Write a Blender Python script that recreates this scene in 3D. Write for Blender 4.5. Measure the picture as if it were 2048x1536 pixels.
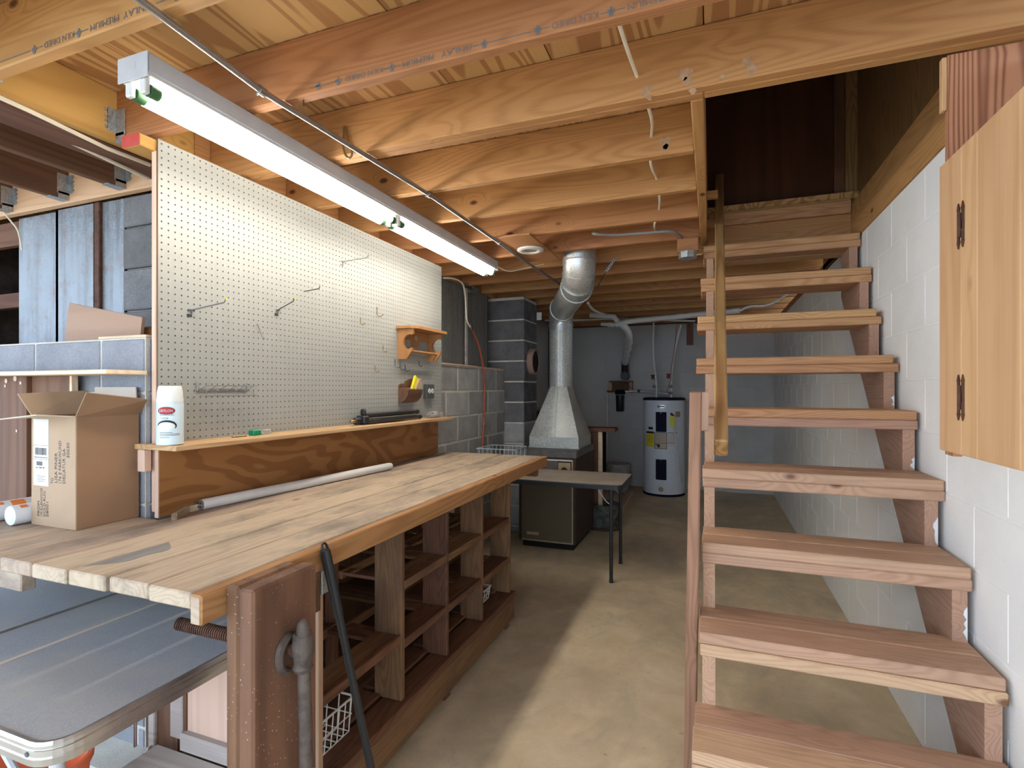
import bpy, bmesh, math, random
from mathutils import Vector, Matrix
random.seed(7)
for o in list(bpy.data.objects): bpy.data.objects.remove(o)
SC = bpy.context.scene
COL = SC.collection

# ------------------------------------------------------------------ camera
FPX, YAW, CAMZ, HORIZ = 1050.0, math.radians(20.8), 1.40, 779.0
CA, SA = math.cos(YAW), math.sin(YAW)
cam = bpy.data.objects.new('camera', bpy.data.cameras.new('camera'))
COL.objects.link(cam)
cam.location = (0, 0, CAMZ)
cam.rotation_euler = (math.pi / 2, 0, YAW)
cam.data.sensor_width = 36.0
cam.data.lens = FPX / 2048 * 36.0
cam.data.shift_y = (HORIZ - 768) / 2048
cam.data.clip_start = 0.02
SC.camera = cam

# ------------------------------------------------------------------ daylight (garage side is open behind the camera)
w = bpy.data.worlds.new('daylight'); SC.world = w; w.use_nodes = True
bg = w.node_tree.nodes['Background']
bg.inputs[0].default_value = (0.64, 0.80, 1.0, 1)
bg.inputs[1].default_value = 4.5
TUBE_POWER = 24.5
SC.view_settings.view_transform = 'Standard'
SC.view_settings.look = 'None'
SC.view_settings.gamma = 1.0
SC.view_settings.use_curve_mapping = False
SC.view_settings.exposure = 0.27


def P(px, py, x=None, y=None, z=None):
    """photo pixel (2048x1536) + one known plane -> world point"""
    r = (px - 1024) / FPX; u = (HORIZ - py) / FPX
    d = Vector((r * CA - SA, r * SA + CA, u))
    t = x / d.x if x is not None else y / d.y if y is not None else (z - CAMZ) / d.z
    return d * t + Vector((0, 0, CAMZ))


# ------------------------------------------------------------------ materials
class NT:
    def __init__(s, name):
        s.m = bpy.data.materials.new(name); s.m.use_nodes = True
        s.t = s.m.node_tree; s.b = s.t.nodes['Principled BSDF']
        s._co = None

    def put(s, sock, v):
        if hasattr(v, 'is_linked') or isinstance(v, bpy.types.NodeSocket): s.t.links.new(v, sock)
        else: sock.default_value = v

    def n(s, typ, props=None, out=0, **ins):
        nd = s.t.nodes.new('ShaderNode' + typ)
        for k, v in (props or {}).items(): setattr(nd, k, v)
        for k, v in ins.items():
            key = int(k[1:]) if k[0] == '_' and k[1:].isdigit() else k
            s.put(nd.inputs[key], v)
        return nd.outputs[out]

    def math(s, op, a, b=0.0, c=0.0, clamp=False):
        return s.n('Math', dict(operation=op, use_clamp=clamp), _0=a, _1=b, _2=c)

    def vmath(s, op, a, b=(0, 0, 0)):
        return s.n('VectorMath', dict(operation=op), _0=a, _1=b)

    def mix(s, f, a, b, mode='MIX'):
        nd = s.t.nodes.new('ShaderNodeMix'); nd.data_type = 'RGBA'; nd.blend_type = mode
        s.put(nd.inputs[0], f)
        s.put(nd.inputs[6], a if not isinstance(a, tuple) else (*a, 1)[:4])
        s.put(nd.inputs[7], b if not isinstance(b, tuple) else (*b, 1)[:4])
        return nd.outputs[2]

    def rng(s, v, a, b, c=0.0, d=1.0):
        return s.n('MapRange', None, Value=v, **{'From Min': a, 'From Max': b, 'To Min': c, 'To Max': d})

    def co(s): 
        if s._co is None: s._co = s.n('TexCoord', None, 3)
        return s._co

    def rnd(s): return s.n('ObjectInfo', None, 5)

    def rco(s):
        r = s.rnd()
        off = s.n('CombineXYZ', None, X=s.math('MULTIPLY', r, 37.3), Y=s.math('MULTIPLY', r, 91.7), Z=s.math('MULTIPLY', r, 53.1))
        return s.vmath('ADD', s.co(), off)

    def noise(s, v, scale, detail=3.0, rough=0.55, dist=0.0):
        return s.n('TexNoise', None, 0, Vector=v, Scale=scale, Detail=detail, Roughness=rough, Distortion=dist)

    def bump(s, h, strength=0.3, dist=0.01):
        s.put(s.b.inputs['Normal'], s.n('Bump', None, Height=h, Strength=strength, Distance=dist))

    def set(s, **k):
        names = dict(color='Base Color', rough='Roughness', metal='Metallic', spec='Specular IOR Level', emit='Emission Color', estr='Emission Strength', trans='Transmission Weight', alpha='Alpha', coat='Coat Weight')
        for a, v in k.items():
            if isinstance(v, tuple) and len(v) == 3: v = (*v, 1)
            s.put(s.b.inputs[names[a]], v)
        return s.m


AX = dict(X=(0.09, 1, 1), Y=(1, 0.09, 1), Z=(1, 1, 0.09))


def wood(name, light, dark, axis='X', ring=4.0, freq=26.0, contrast=0.55, knots=0.5, rough=0.62, vary=0.25, stain=None, stain_amt=0.0, knot_col=(0.10, 0.035, 0.015), specks=0.0, fine=0.35, band=False, stretch=0.09):
    n = NT(name); p = n.rco()
    st = n.vmath('MULTIPLY', p, tuple(stretch if a < 1 else 1.0 for a in AX[axis]))
    base = n.noise(st, ring, 2.0, 0.45, 0.25)
    vor = n.n('TexVoronoi', dict(feature='F1'), 0, Vector=n.vmath('MULTIPLY', p, tuple(0.55 if a < 1 else 1.0 for a in AX[axis])), Scale=4.6)
    kfar = n.rng(vor, 0.0, 0.30, 1.0, 0.0)
    base = n.math('ADD', base, n.math('MULTIPLY', n.math('POWER', kfar, 2.0), 0.22 * min(knots, 1.0)))
    rings = n.math('SINE', n.math('MULTIPLY', base, freq * 6.0))
    rings = n.rng(rings, -0.9 if not band else -0.25, 1.0 if not band else 0.35, 0.0, 1.0)
    rings = n.math('POWER', rings, 1.6 if not band else 1.0)
    fst = n.vmath('MULTIPLY', p, tuple(0.016 if a < 1 else 1.0 for a in AX[axis]))
    fib = n.noise(fst, 170.0, 3.0, 0.6)
    big = n.noise(p, 2.3, 3.0, 0.6)
    fac = n.math('MULTIPLY', rings, contrast)
    fac = n.math('ADD', fac, n.math('MULTIPLY', n.math('SUBTRACT', fib, 0.5), fine * 1.6))
    fac = n.math('ADD', fac, n.math('MULTIPLY', n.math('SUBTRACT', big, 0.5), 0.35), clamp=True)
    c = n.mix(fac, light, dark)
    kn = n.rng(vor, 0.035, 0.075, 1.0, 0.0)
    if knots > 0:
        c = n.mix(n.math('MULTIPLY', kn, min(1.0, knots * 1.4)), c, knot_col)
    if stain:
        sp = n.noise(n.vmath('ADD', n.vmath('MULTIPLY', p, tuple(0.4 if a < 1 else 1.0 for a in AX[axis])), (3.1, 7.7, 1.9)), 5.0, 6.0, 0.7)
        c = n.mix(n.math('MULTIPLY', n.rng(sp, 0.47, 0.68, 0.0, 1.0), stain_amt, clamp=True), c, stain)
    if specks > 0:
        v2 = n.n('TexVoronoi', dict(feature='F1'), 0, Vector=p, Scale=85.0)
        msk = n.noise(p, 9.0, 2.0)
        sm = n.math('MULTIPLY', n.rng(v2, 0.10, 0.16, 1.0, 0.0), n.rng(msk, 0.42, 0.6, 0.0, 1.0))
        c = n.mix(n.math('MULTIPLY', sm, specks), c, (0.55, 0.52, 0.47))
    val = n.rng(n.rnd(), 0.0, 1.0, 1.0 - vary * 0.6, 1.0 + vary * 0.6)
    c = n.n('HueSaturation', None, Hue=n.rng(n.rnd(), 0, 1, 0.5 - 0.012 * vary * 4, 0.5 + 0.008 * vary * 4), Saturation=1.0, Value=val, Fac=1.0, Color=c)
    n.bump(n.math('ADD', n.math('MULTIPLY', fib, 0.6), n.math('MULTIPLY', rings, 0.25)), 0.22, 0.004)
    return n.set(color=c, rough=rough, spec=0.25)


def plain(name, col, rough=0.5, metal=0.0, var=0.12, scale=14.0, spec=0.4, bump=0.0, **k):
    n = NT(name); p = n.rco()
    nz = n.noise(p, scale, 5.0, 0.6)
    dk = tuple(c * (1 - var * 2.2) for c in col); lt = tuple(min(1, c * (1 + var)) for c in col)
    c = n.mix(n.rng(nz, 0.25, 0.75), dk, lt)
    if bump: n.bump(nz, bump, 0.005)
    return n.set(color=c, rough=rough, metal=metal, spec=spec, **k)


def cmu(name, col, mottle=0.3, vary=0.2, soot=None, bump=0.5):
    n = NT(name); p = n.rco()
    g = n.noise(p, 230.0, 4.0, 0.7)
    b = n.noise(p, 7.0, 5.0, 0.65)
    f = n.math('ADD', n.math('MULTIPLY', g, 0.7), n.math('MULTIPLY', b, 0.5))
    c = n.mix(n.rng(f, 0.38, 0.82), tuple(x * (1 - mottle * 1.5) for x in col), tuple(x * (1 + mottle) for x in col))
    if soot:
        c = n.mix(n.rng(n.noise(p, 3.0, 5.0, 0.7), 0.5, 0.72), c, soot)
    c = n.n('HueSaturation', None, Hue=0.5, Saturation=1.0, Value=n.rng(n.rnd(), 0, 1, 1 - vary, 1 + vary), Fac=1.0, Color=c)
    n.bump(g, bump, 0.004)
    return n.set(color=c, rough=0.92, spec=0.15)


def painted(name, col, dirt, amt=0.5):
    n = NT(name); p = n.co()
    geo = n.n('NewGeometry', None, 0)
    b = n.noise(geo, 1.6, 6.0, 0.65)
    f = n.noise(geo, 55.0, 3.0, 0.6)
    c = n.mix(n.math('MULTIPLY', n.rng(b, 0.48, 0.75), amt), col, dirt)
    d = n.noise(n.vmath('ADD', geo, (9, 3, 5)), 28.0, 6.0, 0.75)
    c = n.mix(n.math('MULTIPLY', n.rng(d, 0.66, 0.74), 0.35), c, tuple(x * 0.6 for x in dirt))
    n.bump(f, 0.25, 0.004)
    return n.set(color=c, rough=0.75, spec=0.2)


def galv(name, col=(0.58, 0.60, 0.60), rough=0.42, spangle=95.0, rust=0.0, metal=0.75, streak=None):
    n = NT(name); p = n.rco()
    v = n.n('TexVoronoi', dict(feature='F1'), 1, Vector=p, Scale=spangle)
    sep = n.n('SeparateColor', None, 0, Color=v)
    c = n.mix(sep, tuple(x * 0.72 for x in col), tuple(min(1, x * 1.12) for x in col))
    bz = n.noise(p, 4.0, 5.0, 0.65)
    c = n.mix(n.math('MULTIPLY', n.rng(bz, 0.45, 0.75), 0.45), c, tuple(x * 0.55 for x in col))
    if streak:
        s2 = n.noise(n.vmath('MULTIPLY', p, (1, 1, 0.07)), 22.0, 4.0, 0.6)
        c = n.mix(n.math('MULTIPLY', n.rng(s2, 0.46, 0.70), 0.75), c, streak)
    if rust:
        rz = n.noise(n.vmath('ADD', p, (4, 4, 4)), 9.0, 6.0, 0.75)
        c = n.mix(n.math('MULTIPLY', n.rng(rz, 0.52, 0.68), rust), c, (0.17, 0.07, 0.03))
    return n.set(color=c, rough=n.rng(sep, 0, 1, rough - 0.1, rough + 0.12), metal=metal)


def glow(name, col, strength):
    n = NT(name); return n.set(color=col, emit=col, estr=strength, rough=0.4)


M = {}
for a in 'XYZ':
    M['joist' + a] = wood('joist_wood_' + a, (0.445, 0.222, 0.088), (0.285, 0.118, 0.041), a, 5.0, 30, 0.42, 0.9, vary=0.22, fine=0.3)
    M['stair' + a] = wood('stair_wood_' + a, (0.55, 0.345, 0.220), (0.37, 0.205, 0.120), a, 6.0, 34, 0.45, 0.6, vary=0.3, stain=(0.30, 0.20, 0.15), stain_amt=0.35)
    M['stairup' + a] = wood('upper_stair_wood_' + a, (0.56, 0.315, 0.150), (0.35, 0.160, 0.062), a, 6.0, 34, 0.5, 0.7, vary=0.2)
    M['bench' + a] = wood('bench_plank_wood_' + a, (0.485, 0.38, 0.275), (0.31, 0.215, 0.145), a, 6.0, 26, 0.35, 0.4, vary=0.16, stain=(0.16, 0.135, 0.12), stain_amt=0.75)
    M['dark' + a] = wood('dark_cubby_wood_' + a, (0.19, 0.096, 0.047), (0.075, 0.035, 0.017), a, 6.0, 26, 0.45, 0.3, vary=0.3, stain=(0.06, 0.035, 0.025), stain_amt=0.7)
    M['brown' + a] = wood('brown_stained_wood_' + a, (0.165, 0.080, 0.046), (0.085, 0.038, 0.023), a, 3.0, 14, 0.5, 0.3, vary=0.2, rough=0.7)
M['ply'] = wood('subfloor_plywood', (0.50, 0.295, 0.125), (0.30, 0.135, 0.052), 'Y', 4.5, 14, 0.8, 0.0, vary=0.15, band=True, fine=0.25)
M['header'] = wood('yellow_header_wood', (0.52, 0.30, 0.09), (0.36, 0.17, 0.042), 'Y', 4.0, 16, 0.4, 1.0, vary=0.0, fine=0.15)
M['pink'] = wood('pale_beam_wood', (0.68, 0.43, 0.26), (0.50, 0.27, 0.14), 'X', 4.0, 22, 0.35, 0.3, vary=0.0)
M['apron'] = wood('apron_wood', (0.44, 0.23, 0.092), (0.24, 0.10, 0.034), 'Y', 5.0, 26, 0.45, 1.0, vary=0.05)
M['splash'] = wood('backsplash_plywood', (0.34, 0.155, 0.052), (0.185, 0.07, 0.02), 'Y', 4.5, 9, 0.6, 0.0, vary=0.0, rough=0.42, band=True, fine=0.2, stretch=0.3)
M['shelfY'] = wood('pale_pine_shelf', (0.60, 0.40, 0.21), (0.40, 0.215, 0.09), 'Y', 4.0, 22, 0.6, 0.2, vary=0.1)
M['paleX'] = wood('pale_scrap_pine', (0.80, 0.62, 0.42), (0.60, 0.40, 0.24), 'X', 4.0, 14, 0.4, 0.2, vary=0.15)
M['paleZ'] = wood('pale_post', (0.50, 0.33, 0.22), (0.36, 0.22, 0.14), 'Z', 4.0, 14, 0.4, 0.6, vary=0.1)
M['palepinkZ'] = wood('pale_pink_stud', (0.68, 0.47, 0.36), (0.52, 0.33, 0.24), 'Z', 4.0, 14, 0.4, 0.1, vary=0.15)
M['vise'] = wood('vise_redwood', (0.215, 0.108, 0.060), (0.10, 0.047, 0.026), 'Z', 3.0, 12, 0.6, 0.25, vary=0.1, specks=0.8, stain=(0.07, 0.045, 0.03), stain_amt=0.45)
M['cabdoor'] = wood('cabinet_door_pine', (0.64, 0.385, 0.20), (0.50, 0.275, 0.125), 'Z', 4.0, 14, 0.5, 0.25, vary=0.08, fine=0.5)
M['cabframe'] = wood('cabinet_redwood', (0.50, 0.235, 0.125), (0.21, 0.075, 0.036), 'Z', 4.0, 40, 0.85, 0.7, vary=0.0, fine=0.25)
M['railwood'] = wood('handrail_wood', (0.46, 0.265, 0.105), (0.20, 0.085, 0.03), 'Z', 4.0, 16, 0.6, 0.9, vary=0.0, rough=0.45, stain=(0.10, 0.05, 0.02), stain_amt=0.5)
M['newel'] = wood('newel_wood', (0.36, 0.195, 0.12), (0.21, 0.105, 0.062), 'Z', 6.0, 30, 0.5, 0.4, vary=0.2)
M['maple'] = wood('varnished_maple', (0.42, 0.20, 0.075), (0.28, 0.115, 0.036), 'Z', 3.0, 8, 0.35, 0.0, vary=0.0, rough=0.3)
M['fiber'] = wood('stairwell_fibreboard', (0.30, 0.175, 0.075), (0.15, 0.075, 0.03), 'Z', 9.0, 20, 0.6, 0.0, vary=0.0, rough=0.6)
M['darkdoor'] = wood('dark_brown_door', (0.09, 0.032, 0.014), (0.05, 0.017, 0.008), 'Z', 3.0, 8, 0.5, 0.0, vary=0.0, rough=0.5)
M['scrapply'] = wood('tan_plywood_scrap', (0.38, 0.235, 0.155), (0.28, 0.165, 0.10), 'X', 3.0, 9, 0.4, 0.0, vary=0.0)
M['weath'] = wood('weathered_grey_wood', (0.50, 0.44, 0.40), (0.30, 0.24, 0.21), 'X', 4.0, 16, 0.5, 0.2, vary=0.2)
M['graypatch'] = wood('grey_torn_patch', (0.26, 0.245, 0.23), (0.15, 0.135, 0.125), 'Y', 3.0, 10, 0.4, 0.0, vary=0.0)
M['redpaint'] = plain('red_end_paint', (0.52, 0.07, 0.055), 0.7)
M['cmu'] = cmu('bare_concrete_block', (0.38, 0.375, 0.36), 0.30, 0.18)
M['cmudark'] = cmu('sooty_concrete_block', (0.155, 0.150, 0.152), 0.45, 0.22)
M['cmumid'] = cmu('mid_grey_concrete_block', (0.20, 0.195, 0.195), 0.35, 0.2)
M['cmublue'] = cmu('light_concrete_block', (0.30, 0.31, 0.34), 0.25, 0.10)
M['mortar'] = cmu('pale_mortar', (0.62, 0.585, 0.51), 0.2, 0.0, bump=0.3)
M['mortardark'] = cmu('grey_mortar', (0.34, 0.31, 0.28), 0.3, 0.0, bump=0.3)
M['whiteblk'] = painted('white_painted_block', (0.92, 0.915, 0.89), (0.76, 0.75, 0.66), 0.5)
M['greyblk'] = painted('grey_parged_block', (0.54, 0.52, 0.50), (0.40, 0.38, 0.345), 0.7)
M['cream'] = plain('cream_hardboard', (0.335, 0.336, 0.308), 0.45, var=0.025, scale=3.0)
M['hardboard'] = plain('brown_hardboard', (0.20, 0.11, 0.05), 0.8)
M['whitemetal'] = plain('white_enamel', (0.70, 0.70, 0.69), 0.35, var=0.03)
M['greyenamel'] = plain('grey_enamel', (0.52, 0.53, 0.55), 0.4, var=0.05)
M['tubeglow'] = glow('fluorescent_tube_glow', (1.0, 0.955, 0.86), TUBE_POWER)
M['greencap'] = plain('green_tube_cap', (0.045, 0.14, 0.05), 0.4)
M['steel'] = plain('brushed_steel', (0.42, 0.42, 0.42), 0.35, 0.9, var=0.1)
M['galv'] = galv('galvanised_duct', (0.55, 0.57, 0.54), 0.48, metal=0.5)
M['galvshiny'] = galv('bright_galvanised_elbow', (0.60, 0.61, 0.60), 0.36, 220.0, metal=0.7)
M['galvsheet'] = galv('galvanised_sheet_blue_grey', (0.27, 0.295, 0.32), 0.5, 130.0, rust=0.5, metal=0.35, streak=(0.13, 0.125, 0.125))
M['galvdark'] = galv('weathered_dark_sheet', (0.20, 0.205, 0.195), 0.6, 60.0, rust=0.3, metal=0.25, streak=(0.10, 0.10, 0.095))
M['hanger'] = galv('joist_hanger_steel', (0.50, 0.53, 0.55), 0.45, 160.0)
M['rust'] = plain('rusty_iron', (0.13, 0.06, 0.038), 0.8, 0.3, var=0.3, scale=30)
M['iron'] = plain('dusty_iron', (0.14, 0.108, 0.09), 0.7, 0.35, var=0.25, scale=40)
M['black'] = plain('black_plastic', (0.022, 0.022, 0.024), 0.35, var=0.1)
M['blackmetal'] = plain('black_enamel', (0.03, 0.03, 0.034), 0.4, 0.3, var=0.1)
M['furn'] = plain('dark_brown_furnace_enamel', (0.065, 0.044, 0.034), 0.6, var=0.15, spec=0.12)
M['furncap'] = plain('grey_furnace_top', (0.13, 0.12, 0.115), 0.55, var=0.2)
M['furnpanel'] = plain('olive_brown_grille', (0.125, 0.094, 0.052), 0.7, var=0.15, scale=300)
M['brass'] = plain('tan_trim_strip', (0.42, 0.33, 0.20), 0.4, 0.2, var=0.1)
M['pvc'] = plain('white_pvc', (0.72, 0.71, 0.68), 0.4, var=0.05)
M['heater'] = plain('heater_white_enamel', (0.72, 0.76, 0.83), 0.35, var=0.03)
M['navy'] = plain('navy_access_panel', (0.010, 0.012, 0.028), 0.65, var=0.1, spec=0.1)
M['yellow'] = plain('yellow_label', (0.75, 0.63, 0.03), 0.5, var=0.05)
M['paper'] = plain('white_paper', (0.70, 0.70, 0.70), 0.6, var=0.03)
M['ink'] = plain('black_ink', (0.02, 0.02, 0.025), 0.6, var=0.0)
M['stampink'] = plain('blue_grey_stamp_ink', (0.16, 0.15, 0.145), 0.7, var=0.1)
M['redink'] = plain('red_logo_ink', (0.42, 0.02, 0.025), 0.5, var=0.0)
M['orange'] = plain('orange_plastic', (0.80, 0.17, 0.07), 0.45, var=0.05)
M['orangeink'] = plain('orange_print', (0.85, 0.25, 0.06), 0.5, var=0.0)
M['cord'] = plain('orange_extension_cord', (0.36, 0.085, 0.035), 0.5, var=0.1)
M['nmcable'] = plain('white_cable_sheath', (0.74, 0.66, 0.52), 0.5, var=0.06)
M['greycable'] = plain('grey_cable_sheath', (0.25, 0.24, 0.23), 0.5, var=0.06)
M['conduit'] = plain('grey_conduit', (0.42, 0.42, 0.43), 0.3, 0.85, var=0.08)
M['clay'] = plain('clay_flue_thimble', (0.38, 0.24, 0.18), 0.85, var=0.2)
M['soot'] = plain('soot_black', (0.012, 0.011, 0.010), 0.95)
M['cartonX'] = plain('cardboard', (0.42, 0.29, 0.185), 0.8, var=0.05, scale=5)
M['cartonin'] = plain('cardboard_brown_face', (0.33, 0.19, 0.105), 0.8, var=0.06, scale=5)
M['cartonpale'] = plain('pale_cardboard', (0.58, 0.49, 0.40), 0.8, var=0.06, scale=5)
M['laminate'] = None
M['alu'] = plain('aluminium_edge', (0.62, 0.63, 0.64), 0.25, 0.9, var=0.1)
M['dirtyalu'] = plain('dirty_aluminium_edge', (0.42, 0.36, 0.29), 0.35, 0.7, var=0.3, scale=20)
M['canblue'] = plain('spray_can_pale_blue', (0.66, 0.78, 0.84), 0.3, var=0.02)
M['cap'] = plain('translucent_white_cap', (0.80, 0.81, 0.78), 0.35, var=0.02)
M['green'] = plain('green_plastic', (0.0, 0.26, 0.12), 0.3, var=0.05)
M['leather'] = plain('embossed_brown_metal', (0.20, 0.10, 0.06), 0.45, 0.4, var=0.2, scale=40)
M['outlet'] = plain('dark_outlet_plate', (0.09, 0.095, 0.095), 0.4, var=0.1)
M['tabletop'] = None
M['bucketgrey'] = plain('dirty_white_bucket', (0.42, 0.41, 0.40), 0.6, var=0.2)
M['paintgreen'] = plain('paint_stained_bucket', (0.10, 0.105, 0.085), 0.8, var=0.6, scale=18)
M['wirewhite'] = plain('white_coated_wire', (0.72, 0.68, 0.62), 0.4, var=0.05)
M['wireblue'] = plain('pale_blue_wire', (0.55, 0.66, 0.74), 0.4, var=0.05)
M['hook'] = plain('dull_steel_hook', (0.15, 0.15, 0.15), 0.4, 0.8, var=0.1)
M['brasshook'] = plain('brass_hook', (0.36, 0.26, 0.12), 0.35, 0.7, var=0.1)
M['copper'] = plain('aged_copper', (0.24, 0.11, 0.07), 0.5, 0.7, var=0.2)
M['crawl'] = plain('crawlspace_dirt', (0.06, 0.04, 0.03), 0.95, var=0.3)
M['sealant'] = plain('white_sealant', (0.80, 0.81, 0.82), 0.6, var=0.05)


def glass_mat():
    n = NT('clear_plastic'); return n.set(color=(0.9, 0.92, 0.93), rough=0.15, trans=0.85, alpha=1.0)


M['clear'] = glass_mat()
M['smudge'] = plain('chalky_paint_smear', (0.44, 0.27, 0.155), 0.8, var=0.2, scale=40)


def concrete():
    n = NT('stained_concrete_floor'); p = n.n('NewGeometry', None, 0)
    a = n.noise(p, 1.1, 7.0, 0.62); b = n.noise(p, 5.0, 7.0, 0.7, 0.6); f = n.noise(p, 90.0, 4.0, 0.6)
    c = n.mix(n.rng(b, 0.3, 0.72), (0.56, 0.435, 0.27), (0.76, 0.625, 0.425))
    c = n.mix(n.math('MULTIPLY', n.rng(a, 0.46, 0.70), 0.75), c, (0.34, 0.275, 0.195))
    d = n.noise(n.vmath('ADD', p, (5, 2, 0)), 22.0, 4.0, 0.7)
    c = n.mix(n.math('MULTIPLY', n.rng(d, 0.64, 0.72), 0.5), c, (0.16, 0.125, 0.09))
    e = n.noise(n.vmath('ADD', n.vmath('MULTIPLY', p, (1.0, .55, 1)), (1, 8, 0)), 2.6, 8.0, 0.72, 1.2)
    c = n.mix(n.math('MULTIPLY', n.rng(e, 0.52, 0.66), 0.45), c, (0.36, 0.33, 0.27))
    n.bump(f, 0.12, 0.003)
    return n.set(color=c, rough=n.rng(b, 0.3, 0.7, 0.5, 0.72), spec=0.35)


M['floor'] = concrete()


def speckle(name, base, spot, scuff):
    n = NT(name); p = n.co()
    f = n.noise(p, 420.0, 2.0, 0.6); b = n.noise(p, 3.2, 5.0, 0.65); s2 = n.noise(p, 46.0, 5.0, 0.75)
    c = n.mix(n.rng(f, 0.35, 0.65), tuple(x * 0.8 for x in base), tuple(x * 1.15 for x in base))
    c = n.mix(n.math('MULTIPLY', n.rng(b, 0.42, 0.68), 0.6), c, scuff)
    c = n.mix(n.math('MULTIPLY', n.rng(s2, 0.69, 0.73), 0.8), c, spot)
    return n.set(color=c, rough=0.5, spec=0.35)


M['laminate'] = speckle('grey_speckled_laminate', (0.33, 0.345, 0.375), (0.06, 0.055, 0.05), (0.42, 0.395, 0.345))
M['tabletop'] = speckle('worn_tan_laminate', (0.54, 0.475, 0.385), (0.14, 0.11, 0.085), (0.30, 0.255, 0.20))


# ------------------------------------------------------------------ geometry helpers
class MB:
    def __init__(s): s.v = []; s.f = []

    def add(s, vs, fs):
        o = len(s.v); s.v += [tuple(v) for v in vs]; s.f += [tuple(i + o for i in f) for f in fs]; return s

    def box(s, x0, x1, y0, y1, z0, z1, c=0.0, mat=None):
        if x0 > x1: x0, x1 = x1, x0
        if y0 > y1: y0, y1 = y1, y0
        if z0 > z1: z0, z1 = z1, z0
        c = min(c, (x1 - x0) * .45, (y1 - y0) * .45, (z1 - z0) * .45)
        if c <= 0:
            vs = [(x, y, z) for x in (x0, x1) for y in (y0, y1) for z in (z0, z1)]
            fs = [(0, 1, 3, 2), (4, 6, 7, 5), (0, 4, 5, 1), (2, 3, 7, 6), (0, 2, 6, 4), (1, 5, 7, 3)]
        else:
            lo, hi = (x0, y0, z0), (x1, y1, z1); vs = []; idx = {}
            for sx in (0, 1):
                for sy in (0, 1):
                    for sz in (0, 1):
                        sg = (sx, sy, sz)
                        for k in range(3):   # vert on the face normal to axis k
                            p = [hi[a] if sg[a] else lo[a] for a in range(3)]
                            for a in range(3):
                                if a != k: p[a] += -c if sg[a] else c
                            idx[(sg, k)] = len(vs); vs.append(tuple(p))
            fs = []
            ring = [(0, 0), (1, 0), (1, 1), (0, 1)]
            for k in range(3):
                a, b = [(1, 2), (2, 0), (0, 1)][k]
                for sgn in (0, 1):
                    q = []
                    for u, w_ in ring:
                        sg = [0, 0, 0]; sg[k] = sgn; sg[a] = u; sg[b] = w_; q.append(idx[(tuple(sg), k)])
                    fs.append(tuple(q if sgn else q[::-1]))
            for k in range(3):
                a, b = [(1, 2), (2, 0), (0, 1)][k]
                for u in (0, 1):
                    for w_ in (0, 1):
                        s0 = [0, 0, 0]; s1 = [0, 0, 0]
                        s0[a] = s1[a] = u; s0[b] = s1[b] = w_; s1[k] = 1
                        q = [idx[(tuple(s0), a)], idx[(tuple(s1), a)], idx[(tuple(s1), b)], idx[(tuple(s0), b)]]
                        fs.append(tuple(q if u != w_ else q[::-1]))
            for sx in (0, 1):
                for sy in (0, 1):
                    for sz in (0, 1):
                        q = [idx[((sx, sy, sz), k)] for k in range(3)]
                        fs.append(tuple(q if (sx + sy + sz) % 2 else q[::-1]))
        s.add([mat @ Vector(v) for v in vs] if mat else vs, fs); return s

    def tube(s, pts, r, n=10, cap=True, rs=None):
        pts = [Vector(p) for p in pts]; rings = []
        up = None
        for i, p in enumerate(pts):
            a = pts[max(0, i - 1)]; b = pts[min(len(pts) - 1, i + 1)]
            t = (b - a).normalized()
            if up is None: up = Vector((0, 0, 1)) if abs(t.z) < .9 else Vector((1, 0, 0))
            x = up - t * up.dot(t)
            x = x.normalized() if x.length > 1e-6 else t.orthogonal().normalized()
            y = t.cross(x); up = x
            rr = rs[i] if rs else r
            rings.append([p + (x * math.cos(2 * math.pi * k / n) + y * math.sin(2 * math.pi * k / n)) * rr for k in range(n)])
        vs = [v for g in rings for v in g]; fs = []
        for i in range(len(rings) - 1):
            for k in range(n):
                k2 = (k + 1) % n
                fs.append((i * n + k, i * n + k2, (i + 1) * n + k2, (i + 1) * n + k))
        if cap:
            fs.append(tuple(range(n))[::-1]); fs.append(tuple((len(rings) - 1) * n + k for k in range(n)))
        return s.add(vs, fs)

    def lathe(s, c, prof, n=24, axis='Z', cap=True):
        c = Vector(c); vs = []; fs = []
        for (r, h) in prof:
            for k in range(n):
                a = 2 * math.pi * k / n; u, w_ = r * math.cos(a), r * math.sin(a)
                vs.append(c + (Vector((u, w_, h)) if axis == 'Z' else Vector((h, u, w_)) if axis == 'X' else Vector((w_, h, u))))
        m = len(prof)
        for i in range(m - 1):
            for k in range(n):
                k2 = (k + 1) % n
                fs.append((i * n + k, i * n + k2, (i + 1) * n + k2, (i + 1) * n + k))
        if cap:
            fs.append(tuple(range(n))[::-1]); fs.append(tuple((m - 1) * n + k for k in range(n)))
        return s.add(vs, fs)

    def prism(s, poly, d):
        """poly: list of 3d points (planar), extruded by vector d"""
        poly = [Vector(p) for p in poly]; d = Vector(d); n = len(poly)
        nrm = Vector((0, 0, 0))
        for i in range(n): nrm += poly[i].cross(poly[(i + 1) % n])
        if nrm.dot(d) > 0: poly = poly[::-1]
        vs = poly + [p + d for p in poly]
        fs = [tuple(range(n)), tuple(range(2 * n - 1, n - 1, -1))]
        fs += [(i, i + n, (i + 1) % n + n, (i + 1) % n) for i in range(n)]
        return s.add(vs, fs)


def finish(o, parent, label, cat, group, kind):
    if parent is not None: o.parent = parent
    if label: o['label'] = label
    if cat: o['category'] = cat
    if group: o['group'] = group
    if kind: o['kind'] = kind
    COL.objects.link(o)
    return o


def wloc(o):
    l = Vector(o.location)
    while o.parent: o = o.parent; l = l + Vector(o.location)
    return l


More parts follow.
